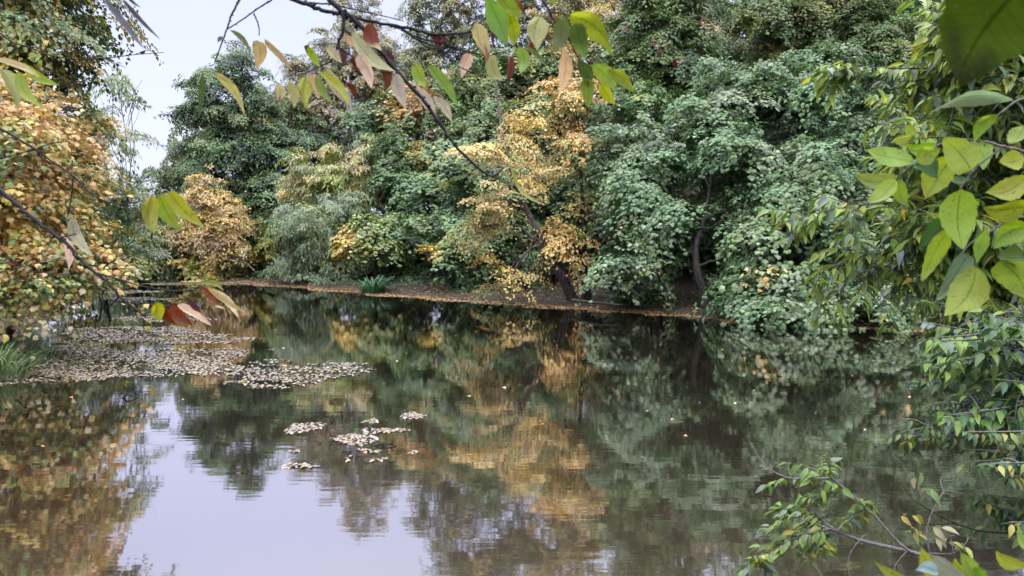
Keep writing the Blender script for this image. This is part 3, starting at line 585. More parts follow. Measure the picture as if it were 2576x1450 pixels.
# upper ash: boughs come from a trunk standing right of the frame
xl = lambda y: np.interp(y, [-60, 0, 90, 150, 165, 200, 280, 340, 400, 480, 560, 640, 700, 760, 830], [2230, 2260, 2290, 2230, 2180, 2190, 2130, 2120, 2150, 2170, 2190, 2170, 2160, 2250, 2290])
mains = []
tr_x, tr_y = 5.0, 5.6
for i in range(84):
    py = rg.uniform(-60, 800); Y = rg.uniform(4.4, 6.0)
    tip = at(xl(py) + abs(rg.normal(0, 55)) + rg.random() ** 1.3 * 200, py, Y)
    hz_ = max(.6, tip[2] - rg.uniform(.5, 2.0)); st = np.array([tr_x + rg.uniform(-.05, .05) + .25 * max(0, (1.6 - hz_)), tr_y + rg.uniform(-.05, .05), hz_])
    a = tip + (st - tip) * .6 + np.array([rg.uniform(-.15, .1), rg.uniform(-.25, .25), rg.uniform(.1, .5)])
    mains.append([st, a, tip + (st - tip) * .28 + np.array([0, rg.uniform(-.1, .1), rg.uniform(.05, .22)]), tip])
for tip, mid in (((1965, 560, 4.9), (2200, 512, 5)), ((2025, 700, 4.8), (2230, 632, 4.9)), ((2095, 170, 5.2), (2230, 172, 5.3)), ((2070, 735, 4.9), (2240, 670, 5.0))):
    a = at(*tip); b = at(*mid); st = np.array([tr_x, tr_y, b[2] - .2])
    mains.append([st, b * .5 + st * .5 + np.array([0, 0, .1]), b, a])
bz = float(terr(tr_x + .6, tr_y))
ash = bough_plant('ash_tree', 'ash leaved tree with hanging lime green leaves reaching in from the right edge', 'tree', (tr_x + .6, tr_y, bz), mains, ASH, 5, leaf=.12, step=.038, sub=15, sublen=.42, kind='lance')
tb = Tubes(); tb.add(resample([(tr_x + .6, tr_y, bz - .1), (tr_x + .35, tr_y, 1.6), (tr_x, tr_y, 3.2), (tr_x + .2, tr_y + .1, 6)], 14), np.linspace(.13, .05, 14), 9)
tb.build('trunk', M_bark_grey, ash)
# elder bush with berries
ELD = [((.06, .13, .055), 5), ((.12, .21, .055), 4), ((.22, .33, .07), 3.5), ((.15, .19, .18), 1.5)]
mains = []
for i in range(40):
    py = rg.uniform(770, 1060); Y = rg.uniform(3.2, 4.2)
    xmin = np.interp(py, [770, 830, 900, 1000, 1060], [2290, 2290, 2300, 2310, 2370])
    tip = at(xmin + rg.random() ** 1.2 * 260, py, Y)
    st = np.array([3.9 + rg.uniform(-.15, .15), 3.9 + rg.uniform(-.2, .2), tip[2] - rg.uniform(.3, .9)])
    st[2] = max(st[2], .5); mains.append([st, (st + tip) / 2 + np.array([rg.uniform(-.1, .1), rg.uniform(-.15, .15), rg.uniform(.1, .32)]), tip])
eb = (4.3, 4.0, float(terr(4.3, 4.0)))
elder = bough_plant('elder_bush', 'dark green elder bush with black berry clusters below the ash boughs', 'bush', eb, mains, ELD, 8, leaf=.074, step=.030, sub=10, sublen=.28, kind='lanceW')
tb = Tubes()
for i in range(9):
    s_ = mains[i * 2][0]; tb.add(resample([(4.3 + rg.uniform(-.15, .15), 4.0 + rg.uniform(-.2, .2), eb[2] - .05), (4.1, 3.9 + rg.uniform(-.3, .3), (eb[2] + s_[2]) / 2), s_], 8), np.linspace(.02, .010, 8), 6)
tb.build('stems', M_twig_grey, elder)
mb, nt, N = new_mat('black_berry'); out = N('ShaderNodeOutputMaterial'); p = N('ShaderNodeBsdfPrincipled'); p.inputs['Base Color'].default_value = (.012, .008, .02, 1); p.inputs['Roughness'].default_value = .25; nt.links.new(p.outputs[0], out.inputs[0])
import bmesh
def berries(px, py, Y, n, rpx):
    bm = bmesh.new(); c = at(px, py, Y)
    for i in range(n):
        o = rg.normal(0, 1, 3) * np.array([1, .7, .55]) * rpx * Y / FPX * .5
        mt = __import__('mathutils').Matrix.Translation(Vector(c + o)); bmesh.ops.create_icosphere(bm, subdivisions=1, radius=.0055, matrix=mt)
    me = bpy.data.meshes.new('berry_cluster'); bm.to_mesh(me); bm.free(); me.polygons.foreach_set('use_smooth', np.ones(len(me.polygons), dtype=bool))
    o = link('berry_cluster', me, mb, elder); return o
for a in ((2428, 1022, 3.35, 55, 42), (2500, 1035, 3.3, 34, 30), (2532, 1042, 3.3, 20, 16), (2560, 875, 3.3, 22, 22), (2480, 890, 3.4, 8, 30)): berries(*a)
# sparse shrub lower down the right edge
mains = []
for i in range(15):
    py = rg.uniform(1080, 1420); Y = rg.uniform(2.8, 3.6)
    xmin = np.interp(py, [1080, 1150, 1250, 1350, 1450], [2400, 2420, 2400, 2480, 2500])
    tip = at(xmin + rg.random() ** 1.2 * 150, py, Y); st = np.array([3.5 + rg.uniform(-.1, .1), 3.45 + rg.uniform(-.15, .15), tip[2] - rg.uniform(.2, .8)])
    st[2] = max(st[2], .3); mains.append([st, (st + tip) / 2 + np.array([rg.uniform(-.1, .1), rg.uniform(-.1, .1), rg.uniform(.05, .22)]), tip])
for q in (((2330, 1060, 3.4), (2410, 1100, 3.4)), ((2290, 1090, 3.5), (2400, 1110, 3.5))):
    mains.append([np.array([3.3, 3.6, at(*q[1])[2] - .3]), at(*q[1]), at(*q[0])])
sb = (3.7, 3.5, float(terr(3.7, 3.5)))
low = bough_plant('privet_shrub', 'loose small leaved shrub at the lower right edge under the elder', 'shrub', sb, mains, [((.08, .15, .05), 4), ((.17, .22, .05), 3), ((.04, .09, .05), 3), ((.3, .28, .06), 1)], 21, leaf=.052, step=.025, sub=7, sublen=.2, r0=.007)
tb = Tubes()
for i in range(7):
    s_ = mains[i * 2][0]; tb.add(resample([(3.7, 3.5, sb[2] - .05), (3.55, 3.5 + rg.uniform(-.2, .2), (sb[2] + s_[2]) / 2), s_], 7), np.linspace(.014, .007, 7), 6)
tb.build('stems', M_twig_grey, low)

# willow-like sapling leaning out at the lower right (c7 crop coordinates)
def v7(x, y): return (1761 + .4792 * x, 754.7 + .4792 * y)
def path7(pts, Y0, Y1):
    n = len(pts); return [at(*v7(*q), Y0 + (Y1 - Y0) * i / (n - 1)) for i, q in enumerate(pts)]
SAP = [((.15, .25, .06), 5), ((.24, .33, .07), 4), ((.20, .26, .20), 3), ((.30, .33, .06), 1.5), ((.5, .36, .06), .3)]
base7 = at(2440, 1480, 2.9)
root = empty('sapling', (base7[0], base7[1], -.05)); tag(root, 'leafy sapling with grey stems leaning out over the dark water at lower right', 'sapling')
tb = Tubes(); rs = np.random.default_rng(33); A = [[], [], [], []]
stems = [([(1400, 1460), (1240, 1360), (1150, 1335), (1000, 1300), (850, 1265), (720, 1215), (690, 1190)], .011, .006),
         ([(1160, 1340), (1080, 1310), (1000, 1230), (930, 1150), (850, 1070), (770, 1000), (700, 945), (640, 910), (560, 875), (530, 875)], .0065, .002),
         ([(680, 935), (545, 937), (480, 938), (420, 920), (360, 885), (310, 830), (280, 780), (265, 750)], .004, .001),
         ([(450, 935), (380, 960), (345, 975)], .002, .001), ([(655, 960), (640, 1010), (620, 1070)], .002, .001),
         ([(700, 1210), (560, 1160), (450, 1130), (380, 1110)], .004, .001), ([(700, 1215), (620, 1250), (560, 1290), (575, 1340)], .003, .001),
         ([(700, 1200), (640, 1150), (590, 1090), (560, 1060)], .003, .001), ([(720, 1210), (760, 1170), (820, 1130), (870, 1110)], .003, .001),
         ([(690, 1200), (560, 1230), (440, 1280), (380, 1330), (300, 1350), (220, 1420)], .004, .001), ([(770, 1000), (720, 1000), (640, 1020), (560, 1020)], .003, .001),
         ([(640, 910), (640, 870), (635, 820)], .002, .001), ([(600, 895), (560, 900), (500, 890)], .002, .001), ([(850, 1070), (870, 1100), (860, 1130)], .002, .001),
         ([(560, 1160), (500, 1200), (430, 1240), (350, 1260)], .003, .001), ([(300, 1350), (320, 1400), (380, 1450)], .002, .001), ([(450, 1130), (400, 1180), (340, 1190)], .002, .001), ([(620, 1250), (660, 1290), (650, 1330)], .002, .001)]
for i, (pt, ra, rb) in enumerate(stems):
    q = resample(path7(pt, 3.0, 3.1 + .05 * (i % 3)), 14); tb.add(q, np.linspace(ra, rb, 14), 6)
    if i in (0, 1, 2): continue
    for rep in range(2 if i > 4 else 1):
        o = spray_leaves(q + rs.normal(0, .02, 3), rs, .017, .052, .9)
        for a_, b_ in zip(A, o): a_ += b_
o = spray_leaves(resample(path7([(770, 1000), (700, 945), (640, 910), (560, 875)], 3.02, 3.05), 8), rs, .03, .06, .9)
for a_, b_ in zip(A, o): a_ += b_
pos, nn, dd, ss = [np.array(a_) for a_ in A]
link('foliage', leaves_mesh('foliage', 'lanceW', pos, nn, dd, ss, pick(rs, len(pos), SAP)), M_leaf_gloss, root); tb.build('stems', M_twig_grey, root)
# bare twigs lower right
root = empty('bare_branch', tuple(at(*v7(1655, 1225), 3.2))); tag(root, 'dark bare branch with few leaves arching above the water at lower right', 'branch')
tb = Tubes()
for pt, ra in (([(1800, 1230), (1655, 1225), (1480, 1215), (1330, 1170), (1180, 1090), (1100, 1030), (1055, 955)], .005), ([(1330, 1175), (1180, 1180), (1090, 1150), (1000, 1090), (930, 1020), (860, 955)], .003), ([(1180, 1310), (1120, 1230), (1090, 1150)], .002), ([(1000, 1090), (1012, 980), (1028, 860)], .0015)):
    tb.add(resample(path7(pt, 3.3, 3.3), 14), np.linspace(ra, .001, 14), 6)
tb.build('twigs', M_twig, root)
q = resample(path7([(1035, 1125), (1085, 1120), (1130, 1125)], 3.3, 3.3), 6); o = spray_leaves(q, rs, .02, .05); o2 = spray_leaves(resample(path7([(1130, 1180), (1115, 1210), (1150, 1220)], 3.3, 3.3), 6), rs, .03, .05)
o = [np.array(a_ + b_) for a_, b_ in zip(o, o2)]
link('foliage', leaves_mesh('foliage', 'lanceW', o[0], o[1], o[2], o[3], pick(rs, len(o[0]), [(GY, 3), (YE, 2)])), M_leaf_gloss, root)
root = empty('curved_stem', tuple(at(*v7(1205, 1330), 2.95))); tag(root, 'curved grey stem with pale upturned leaves near the lower right corner', 'stem')
tb = Tubes()
for pt, ra in (([(1215, 1560), (1215, 1460), (1205, 1330), (1195, 1250), (1195, 1180), (1230, 1090), (1280, 1005)], .0055), ([(1280, 1005), (1320, 1003), (1380, 1020), (1440, 1080)], .002), ([(1280, 1005), (1262, 960), (1268, 930)], .002), ([(1230, 1090), (1200, 1050), (1150, 1000), (1160, 950), (1120, 925)], .002), ([(1205, 1330), (1330, 1330), (1400, 1270), (1405, 1230)], .0025), ([(1330, 1330), (1325, 1290), (1315, 1240)], .002),
               ([(1215, 1560), (900, 1560), (780, 1440), (785, 1340), (830, 1270), (865, 1235)], .003), ([(1215, 1560), (1050, 1480), (1020, 1410), (1050, 1360), (1085, 1320)], .003), ([(1215, 1560), (800, 1600), (640, 1450), (625, 1420), (560, 1350), (500, 1310), (460, 1290)], .003)):
    tb.add(resample(path7(pt, 2.95, 3.0), 12), np.linspace(ra, max(.001, ra * .5), 12), 6)
tb.build('twigs', M_twig_grey, root)
A = [[], [], [], []]
for pt in ([(1205, 1180), (1240, 1190), (1270, 1180)], [(1230, 1240), (1300, 1265), (1340, 1260)], [(1330, 1290), (1400, 1280)], [(1160, 1000), (1200, 1000), (1190, 960)], [(1120, 925), (1150, 905), (1180, 910)], [(1225, 1240), (1250, 1230)]):
    for a_, b_ in zip(A, spray_leaves(resample(path7(pt, 2.97, 2.97), 6), rs, .03, .06)): a_ += b_
o = [np.array(a_) for a_ in A]
link('foliage', leaves_mesh('foliage', 'lanceW', o[0], o[1], o[2], o[3], pick(rs, len(o[0]), [((.4, .36, .22), 3), (GL, 4), (GY, 2)])), M_leaf_gloss, root)

# ------------------------------------------------------------------ close branches with single leaves
def close_leaf(parent, base, tip, w, Y, col, mat=None, curl=None, bend=None, roll=None, label=None, tipcol=None, Yt=None, serr=.05):
    """base/tip/width in frame units at distance Y; a folded, curved blade with petiole"""
    rng = random
    b = at(base[0], base[1], Y); t = at(tip[0], tip[1], Yt or (Y + rng.uniform(-.02, .02)))
    col = np.clip(np.array(col) * np.array([rng.uniform(.8, 1.2), 1, rng.uniform(.8, 1.25)]) * rng.uniform(.82, 1.15), .01, .8)
    d = t - b; Lg = np.linalg.norm(d); d = d / Lg
    view = nrm(b - np.array([0, 0, CAMZ])); side = nrm(np.cross(d, view)); nrml = np.cross(side, d)
    roll = rng.uniform(-.65, .65) if roll is None else roll
    s2 = side * math.cos(roll) + nrml * math.sin(roll); n2 = np.cross(s2, d)
    W = w * Y / FPX * .5; curl = rng.uniform(.12, .65) if curl is None else curl; bend = rng.uniform(-.15, .15) if bend is None else bend
    ex = rng.uniform(.68, .95); n = 12; V = []; UV = []; cols = []
    c1 = np.array(col); c2 = np.array(tipcol if tipcol is not None else col)
    pet = .10
    for i in range(n + 1):
        f = i / n; v = f
        prof = math.sin(math.pi * min(1, v ** ex)) ** ex * (1 - .35 * v) * 1.25 if 0 < v < 1 else 0
        ww = W * prof
        mid = b + d * Lg * v + side * bend * Lg * math.sin(math.pi * v) + n2 * (.10 * Lg * math.sin(math.pi * v))
        for j, u in enumerate((-1, -.5, 0, .5, 1)):
            e = 1 + (serr * (1 if i % 2 else -1) if abs(u) == 1 else 0)
            wav = .12 * W * math.sin(v * 9 + u * 2 + Lg * 90)
            V.append(mid + s2 * ww * u * e + n2 * (-(abs(u)) ** 1.3 * curl * ww * 1.2 + wav * abs(u)))
            UV.append((.5 + u * .5, v))
            k = max(0, min(1, (v + .12 * math.sin(u * 7 + Lg * 50) - .62) * 7)); cols.append(c1 * (1 - k) + c2 * k)
    F = [(i * 5 + j, i * 5 + j + 1, (i + 1) * 5 + j + 1, (i + 1) * 5 + j) for i in range(n) for j in range(4)]
    me = tri_mesh('leaf', V, F, col=np.array(cols), uv=UV, smooth=True)
    o = link('leaf', me, mat or M_near, parent)
    if label: o['label'] = label
    return o
def close_branch(name, label, cat, twigs, leaves, Y, sc, off, mat=M_twig, group=None, knots=True):
    """twigs: (points, px radius start, end) in crop units; sc/off convert to frame units"""
    f = lambda q: (off[0] + sc * q[0], off[1] + sc * q[1])
    p0 = f(twigs[0][0][0]); root = empty(name, tuple(at(p0[0], p0[1], Y))); tag(root, label, cat, group)
    tb = Tubes(); rng = np.random.default_rng(len(twigs) * 13 + len(leaves))
    for pts, ra, rb in twigs:
        q = resample([at(*f(pt), Y) for pt in pts], max(10, len(pts) * 4)); n = len(q)
        r = np.linspace(ra, rb, n) * sc * Y / FPX; q = q + rng.normal(0, 1, q.shape) * r[:, None] * .25
        r = r * (1 + .18 * rng.random(n)); tb.add(q, r, 7)
        if knots:
            for i in range(2, n - 1, 2):   # bud scars
                d = nrm(rng.normal(size=3)) * r[i] * 2.2; tb.add([q[i], q[i] + d], [r[i] * .9, r[i] * .55], 5)
    tb.build('twig', mat, root)
    for lf in leaves:
        b, t, w, c = lf[:4]; kw = lf[4] if len(lf) > 4 else {}
        Yl = Y + random.uniform(-.06, .06)
        close_leaf(root, f(b), f(t), w * sc, Yl, c, **kw)
    return root
cPY = (.52, .42, .20); cCR = (.60, .48, .32); cYE = (.50, .42, .12); cYG = (.34, .38, .06); cGR = (.24, .33, .07); cDG = (.07, .12, .045); cOL = (.16, .18, .06); cBR = (.20, .06, .035); cDB = (.09, .035, .035); cGY = (.13, .13, .12)
S2, O2 = .3469, (440.2, 0); S3, O3 = .347, (1069.2, 0); S1, O1 = .5637, (0, 0)
nb = dict(curl=1.3, roll=.8, tipcol=(.12, .035, .03))
# main drooping branch, top centre
close_branch('cherry_branch', 'long dark branch arching diagonally down from the top centre to a thin tip', 'branch',
  [([(1080, -60), (1120, 0), (1220, 90), (1290, 130), (1400, 260), (1500, 390), (1600, 500), (1700, 620), (1780, 700), (1860, 810), (1920, 890), (1990, 1000), (2080, 1110), (2200, 1220), (2270, 1270), (2320, 1275), (2380, 1225)], 19, 6),
   ([(1960, 960), (1968, 1000), (1955, 1020)], 7, 5)],
  [((1410, 170), (1500, 370), 100, cBR, dict(tipcol=cPY, roll=.3)), ((1280, 230), (1600, 520), 100, cCR), ((1500, 390), (1600, 465), 32, cDB, nb), ((1600, 530), (1675, 790), 90, cCR),
   ((1740, 475), (1815, 640), 85, cYG), ((1830, 470), (2055, 780), 80, cGR, dict(bend=.08)), ((1730, 620), (1895, 860), 80, cCR), ((1870, 700), (2010, 890), 70, cCR), ((1500, 520), (1535, 655), 80, cBR, dict(curl=.9)),
   ((2435, 1195), (2690, 1490), 40, cYE, dict(bend=-.10, roll=.9)), ((2320, 1275), (2440, 1198), 12, cCR, dict(bend=-.05))], 1.45, S2, O2)
close_branch('cherry_branch', 'dark twig running level across the top toward the green leaves', 'branch',
  [([(800, -40), (870, 0), (1000, 50), (1100, 85), (1220, 100), (1300, 125), (1400, 155), (1550, 180), (1700, 205), (1820, 240), (1950, 250), (2150, 235), (2330, 222), (2450, 224), (2620, 205), (2700, 185)], 15, 5),
   ([(950, 20), (1130, 35), (1300, 70), (1500, 115), (1660, 155)], 6, 3), ([(1550, 185), (1650, 215), (1750, 285), (1900, 345), (1960, 400), (2050, 480), (2180, 535)], 8, 3),
   ([(1640, 215), (1780, 280), (1950, 320), (2100, 370), (2210, 395)], 7, 3), ([(1720, 185), (1850, 175), (2050, 155)], 4, 2), ([(1750, 285), (1850, 350), (2050, 385), (2150, 385)], 5, 3), ([(2300, 395), (2400, 375), (2440, 340)], 3, 3)],
  [((1850, 235), (1925, 360), 60, cDB, nb), ((1900, 245), (1975, 315), 40, cDB, nb), ((2180, 165), (2270, 440), 120, cPY, dict(tipcol=cBR)), ((2145, 385), (2075, 570), 80, cCR), ((2290, 400), (2380, 590), 90, cPY), ((2330, 155), (2335, 385), 26, cDB, nb),
   ((2430, 405), (2420, 615), 52, cBR, nb), ((2495, 335), (2500, 540), 85, cGR), ((2640, 120), (2625, 365), 150, cPY), ((2580, 300), (2560, 435), 50, cBR, nb), ((2440, 100), (2450, 320), 110, cPY)], 1.5, S2, O2)
close_branch('cherry_twig', 'short hanging twig bearing a row of pale yellow leaves', 'twig',
  [([(1218, 100), (1222, 180), (1215, 240), (1190, 300), (1160, 390), (1130, 445), (1060, 480), (960, 525), (870, 550)], 11, 3), ([(1222, 210), (1330, 300), (1420, 390), (1500, 470), (1600, 560), (1680, 610)], 7, 3),
   ([(1190, 345), (1270, 400), (1330, 450), (1400, 490), (1460, 495)], 6, 3), ([(1190, 322), (1060, 320), (950, 330)], 3, 2)],
  [((745, 600), (735, 755), 75, cPY, dict(tipcol=cBR)), ((825, 588), (860, 790), 65, cPY), ((940, 555), (945, 790), 90, cYE), ((985, 540), (1045, 715), 75, cPY), ((1020, 550), (1150, 760), 55, cGR, dict(bend=-.06)), ((1050, 525), (1270, 775), 60, cYE),
   ((1100, 490), (1280, 770), 80, cCR), ((1225, 605), (1310, 730), 45, cBR, nb), ((935, 335), (990, 430), 40, cDB, nb), ((960, 340), (1050, 490), 50, cYG), ((1180, 340), (1215, 490), 45, cDB, nb), ((1225, 250), (1350, 380), 70, cCR, dict(tipcol=cBR)),
   ((1310, 410), (1390, 510), 40, cBR, nb), ((1265, 430), (1375, 560), 50, cBR, nb), ((1330, 400), (1430, 650), 90, cCR), ((1370, 360), (1470, 450), 55, cBR), ((1100, 330), (1210, 460), 60, cCR)], 1.42, S2, O2)
close_branch('cherry_twig', 'forked budded twig against the sky at the top left of centre', 'twig',
  [([(500, -60), (470, 0), (420, 90), (380, 200), (330, 340), (290, 450)], 8, 4), ([(740, -40), (700, 0), (600, 65), (480, 150), (380, 210)], 6, 4), ([(570, 95), (605, 180), (612, 260)], 5, 3)],
  [((395, 218), (552, 400), 42, cOL), ((600, 295), (590, 500), 90, cPY), ((650, 285), (860, 520), 50, cPY), ((205, 535), (170, 860), 45, cDG), ((290, 525), (505, 840), 62, cPY, dict(bend=.08)), ((350, 270), (310, 310), 30, cGY)], 1.5, S2, O2)
close_branch('cherry_branch', 'right hand twig with large limp green leaves hanging from the top', 'branch',
  [([(830, -40), (850, 0), (900, 80), (930, 150), (990, 210), (1040, 280), (1090, 380), (1120, 440)], 9, 3), ([(900, 90), (1000, 100), (1060, 115)], 4, 3)],
  [((440, -30), (600, 340), 150, cGR, dict(curl=.15)), ((600, 100), (650, 330), 110, cYG), ((540, -40), (710, 125), 140, cGR), ((610, 40), (730, 100), 50, cBR, nb), ((970, 130), (920, 390), 110, cOL), ((1040, 110), (1350, 400), 170, cGR, dict(curl=.2, bend=.1)),
   ((1090, 170), (1165, 430), 125, cGR), ((720, 330), (890, 490), 36, cOL), ((1010, 360), (975, 670), 98, cCR), ((1110, 440), (1200, 640), 90, cDG), ((1180, 570), (1185, 780), 112, cGR), ((1210, 470), (1390, 670), 115, cGR), ((1270, 600), (1380, 760), 80, cYG), ((1320, 510), (1515, 670), 85, cGR),
   ((1000, 110), (1210, 330), 50, cOL), ((900, -60), (945, 40), 60, cGR)], 1.3, S3, O3)
# left branches
close_branch('cherry_branch', 'thick dark bare branch slanting down across the left side to the water', 'branch',
  [([(-60, 790), (0, 850), (80, 920), (150, 980), (230, 1040), (300, 1090), (350, 1150), (420, 1215), (480, 1260), (530, 1320), (590, 1370), (650, 1415)], 10, 4),
   ([(430, 1220), (540, 1250), (640, 1280), (760, 1298), (850, 1298), (910, 1290)], 3.5, 2), ([(530, 1345), (650, 1355), (760, 1350), (830, 1330)], 3, 1.5), ([(270, 1060), (340, 1045)], 4, 2), ([(530, 1330), (485, 1370)], 4, 2), ([(130, 960), (190, 1050), (225, 1055)], 3, 2), ([(640, 1400), (720, 1380), (790, 1350)], 2, 1.5)],
  [((900, 1260), (1000, 1300), 22, cGR), ((905, 1285), (965, 1370), 34, cBR, dict(curl=.7, bend=.1)), ((930, 1290), (1065, 1420), 36, cCR), ((920, 1283), (1105, 1400), 26, cPY), ((700, 1350), (715, 1435), 55, cYG), ((735, 1370), (790, 1452), 36, cBR, dict(curl=.8)),
   ((765, 1365), (860, 1452), 46, cBR, dict(curl=.8)), ((790, 1360), (945, 1455), 38, cCR), ((840, 1335), (900, 1395), 28, cDB, nb), ((960, 1365), (1005, 1378), 12, cCR)], 1.6, S1, O1)
close_branch('cherry_branch', 'upper left dark branch curving down to three yellow leaves', 'branch',
  [([(-60, 550), (0, 575), (80, 620), (160, 670), (230, 720), (330, 790), (400, 860), (460, 895), (530, 912), (600, 905), (640, 895)], 6, 1.8), ([(-60, 730), (0, 710), (90, 685), (160, 665), (230, 640), (300, 632)], 4, 2), ([(325, 795), (318, 880), (300, 970)], 4, 2.5), ([(320, 880), (300, 900), (290, 920)], 2, 1.5), ([(160, 670), (210, 740), (260, 770)], 2, 1)],
  [((680, 870), (690, 1045), 80, cYE), ((710, 870), (805, 1030), 68, cYG), ((750, 855), (912, 1015), 58, cYG), ((315, 975), (415, 1145), 55, cCR), ((275, 1040), (305, 1210), 45, cCR)], 1.7, S1, O1)
close_branch('cherry_twig', 'thin twig and drooping pale and green leaves at the left edge', 'twig',
  [([(-60, 240), (0, 265), (80, 300), (160, 340)], 2, 1)],
  [((0, 305), (75, 490), 60, cPY), ((-20, 262), (185, 352), 28, cPY), ((80, 320), (200, 480), 46, cGR), ((90, 280), (268, 382), 40, cYG)], 1.2, S1, O1)
close_branch('cherry_twig', 'narrow grey green leaves hanging against the sky at top left', 'twig',
  [([(440, -60), (520, -20), (600, -40)], 3, 2)],
  [((465, -5), (645, 222), 30, cGY, dict(bend=.04)), ((545, -5), (717, 178), 18, cGY), ((560, -30), (630, 36), 13, cGY)], 1.3, S1, O1)
close_branch('maple_twig', 'long thin bare twig reaching right from the orange maple into the sky', 'twig',
  [([(0, 150), (60, 190), (150, 220), (230, 250), (350, 265), (480, 260), (600, 245), (730, 235)], 3.2, 1.2), ([(600, 245), (660, 225), (710, 250)], 1.5, 1), ([(480, 262), (520, 285), (560, 302)], 1.5, 1), ([(440, 262), (500, 215), (550, 190)], 1.2, .8)],
  [((625, 240), (650, 225), 12, cDB), ((595, 235), (580, 222), 10, cDB), ((575, 250), (590, 238), 9, cDB), ((510, 285), (515, 312), 12, cDG)], 6.0, S1, O1)
close_branch('bare_twig', 'tangle of fine bare twigs low across the orange maple', 'twig',
  [([(-60, 1225), (0, 1215), (150, 1180), (300, 1160), (330, 1175)], 2.2, 1), ([(60, 1250), (200, 1240), (340, 1215)], 2, 1), ([(225, 1050), (222, 1090), (200, 1130), (190, 1150)], 1.6, 1), ([(0, 860), (5, 880), (0, 910)], 3, 2), ([(-40, 790), (60, 800), (140, 850), (200, 860)], 1.6, 1)], [], 3.2, S1, O1)

# ---- big out of focus leaves, upper right (c6 crop coordinates)
S6, O6 = .5641, (1886.8, 0)
bG = (.29, .37, .08); bD = (.08, .14, .04); bSheen = (.22, .27, .17)  # the silvery tone puts the glossy sky reflection into the leaf colour
close_branch('elder_branch', 'foreground branch of broad translucent lime leaves at the right edge', 'branch',
  [([(1400, 760), (1330, 500), (1222, 440), (1100, 520), (1010, 620), (990, 680)], 5, 3), ([(1400, 760), (1300, 690), (1222, 675), (1130, 655), (1050, 630)], 7, 5), ([(1130, 655), (1040, 720), (990, 770), (940, 840), (890, 960)], 4, 3), ([(990, 680), (860, 640), (740, 720), (650, 800)], 4, 3),
   ([(1400, 760), (1300, 860), (1222, 900), (1150, 980), (1060, 1040), (980, 1090), (900, 1190)], 5, 3), ([(1400, 760), (1300, 940), (1222, 965), (1140, 990)], 4, 3)],
  [((1180, 450), (810, 500), 90, bSheen, dict(roll=.9)), ((1100, 510), (1000, 640), 60, bG), ((730, 720), (515, 670), 100, bG, dict(curl=.1)), ((830, 655), (690, 645), 60, bG), ((990, 760), (860, 615), 135, bG, dict(curl=.1)), ((660, 790), (460, 775), 72, bG), ((650, 800), (520, 905), 75, bG),
   ((665, 800), (708, 925), 62, bG), ((735, 735), (835, 800), 90, bD), ((740, 720), (850, 665), 80, bG), ((900, 700), (780, 890), 125, bG), ((940, 845), (950, 1115), 140, bG, dict(curl=.12)), ((885, 800), (985, 800), 42, bD), ((880, 960), (750, 1112), 72, bD), ((885, 1020), (765, 1255), 90, bG),
   ((970, 1130), (828, 1345), 80, bSheen, dict(curl=.9)), ((1010, 1190), (865, 1412), 155, bG, dict(curl=.1)), ((1110, 1165), (1240, 1335), 150, bG), ((1240, 790), (1050, 860), 100, bG), ((1240, 920), (1040, 930), 100, bG), ((1240, 1010), (1085, 1110), 100, bG), ((1060, 1020), (1010, 1180), 60, bG),
   ((1010, 650), (1040, 760), 60, bG), ((1222, 700), (1110, 720), 90, bG), ((1222, 560), (1150, 640), 80, bG), ((1222, 1150), (1100, 1140), 90, bD), ((700, 560), (745, 600), 40, bG), ((640, 630), (730, 600), 40, bG), ((1300, 1240), (1200, 1160), 100, bG)],
  1.15, S6, O6, mat=M_twig_grey, knots=False)
close_branch('elder_branch', 'very near dark green leaf blade filling the top right corner', 'branch',
  [([(1500, -330), (1350, -180), (1290, -120)], 6, 5)],
  [((1290, -140), (925, 372), 400, (.045, .075, .008), dict(mat=M_shade, curl=.05, roll=0, bend=-.06, tipcol=(.03, .04, .012)))], .55, S6, O6, mat=M_twig_grey, knots=False)  # deep shade on the leaf's underside is put into its dark colour
S7, O7 = .4792, (1761, 754.7)
close_branch('elder_branch', 'bright leaves poking up at the bottom right edge of the view', 'branch',
  [([(1500, 1700), (1400, 1560), (1330, 1480), (1260, 1440)], 5, 3), ([(1400, 1560), (1500, 1480), (1650, 1450), (1760, 1430)], 4, 2), ([(1260, 1440), (1180, 1450), (1100, 1460)], 3, 2)],
  [((1120, 1475), (912, 1368), 62, bG), ((1270, 1480), (1165, 1298), 88, bG), ((1440, 1470), (1368, 1328), 82, bG), ((1225, 1345), (1395, 1450), 92, bSheen), ((1720, 1405), (1552, 1318), 80, bG), ((1720, 1310), (1664, 1208), 50, bG), ((1390, 1480), (1340, 1358), 60, bG), ((1250, 1430), (1130, 1420), 60, (.4, .45, .42)), ((1500, 1480), (1440, 1400), 70, bG)],
  1.0, S7, O7, mat=M_twig_grey, knots=False)

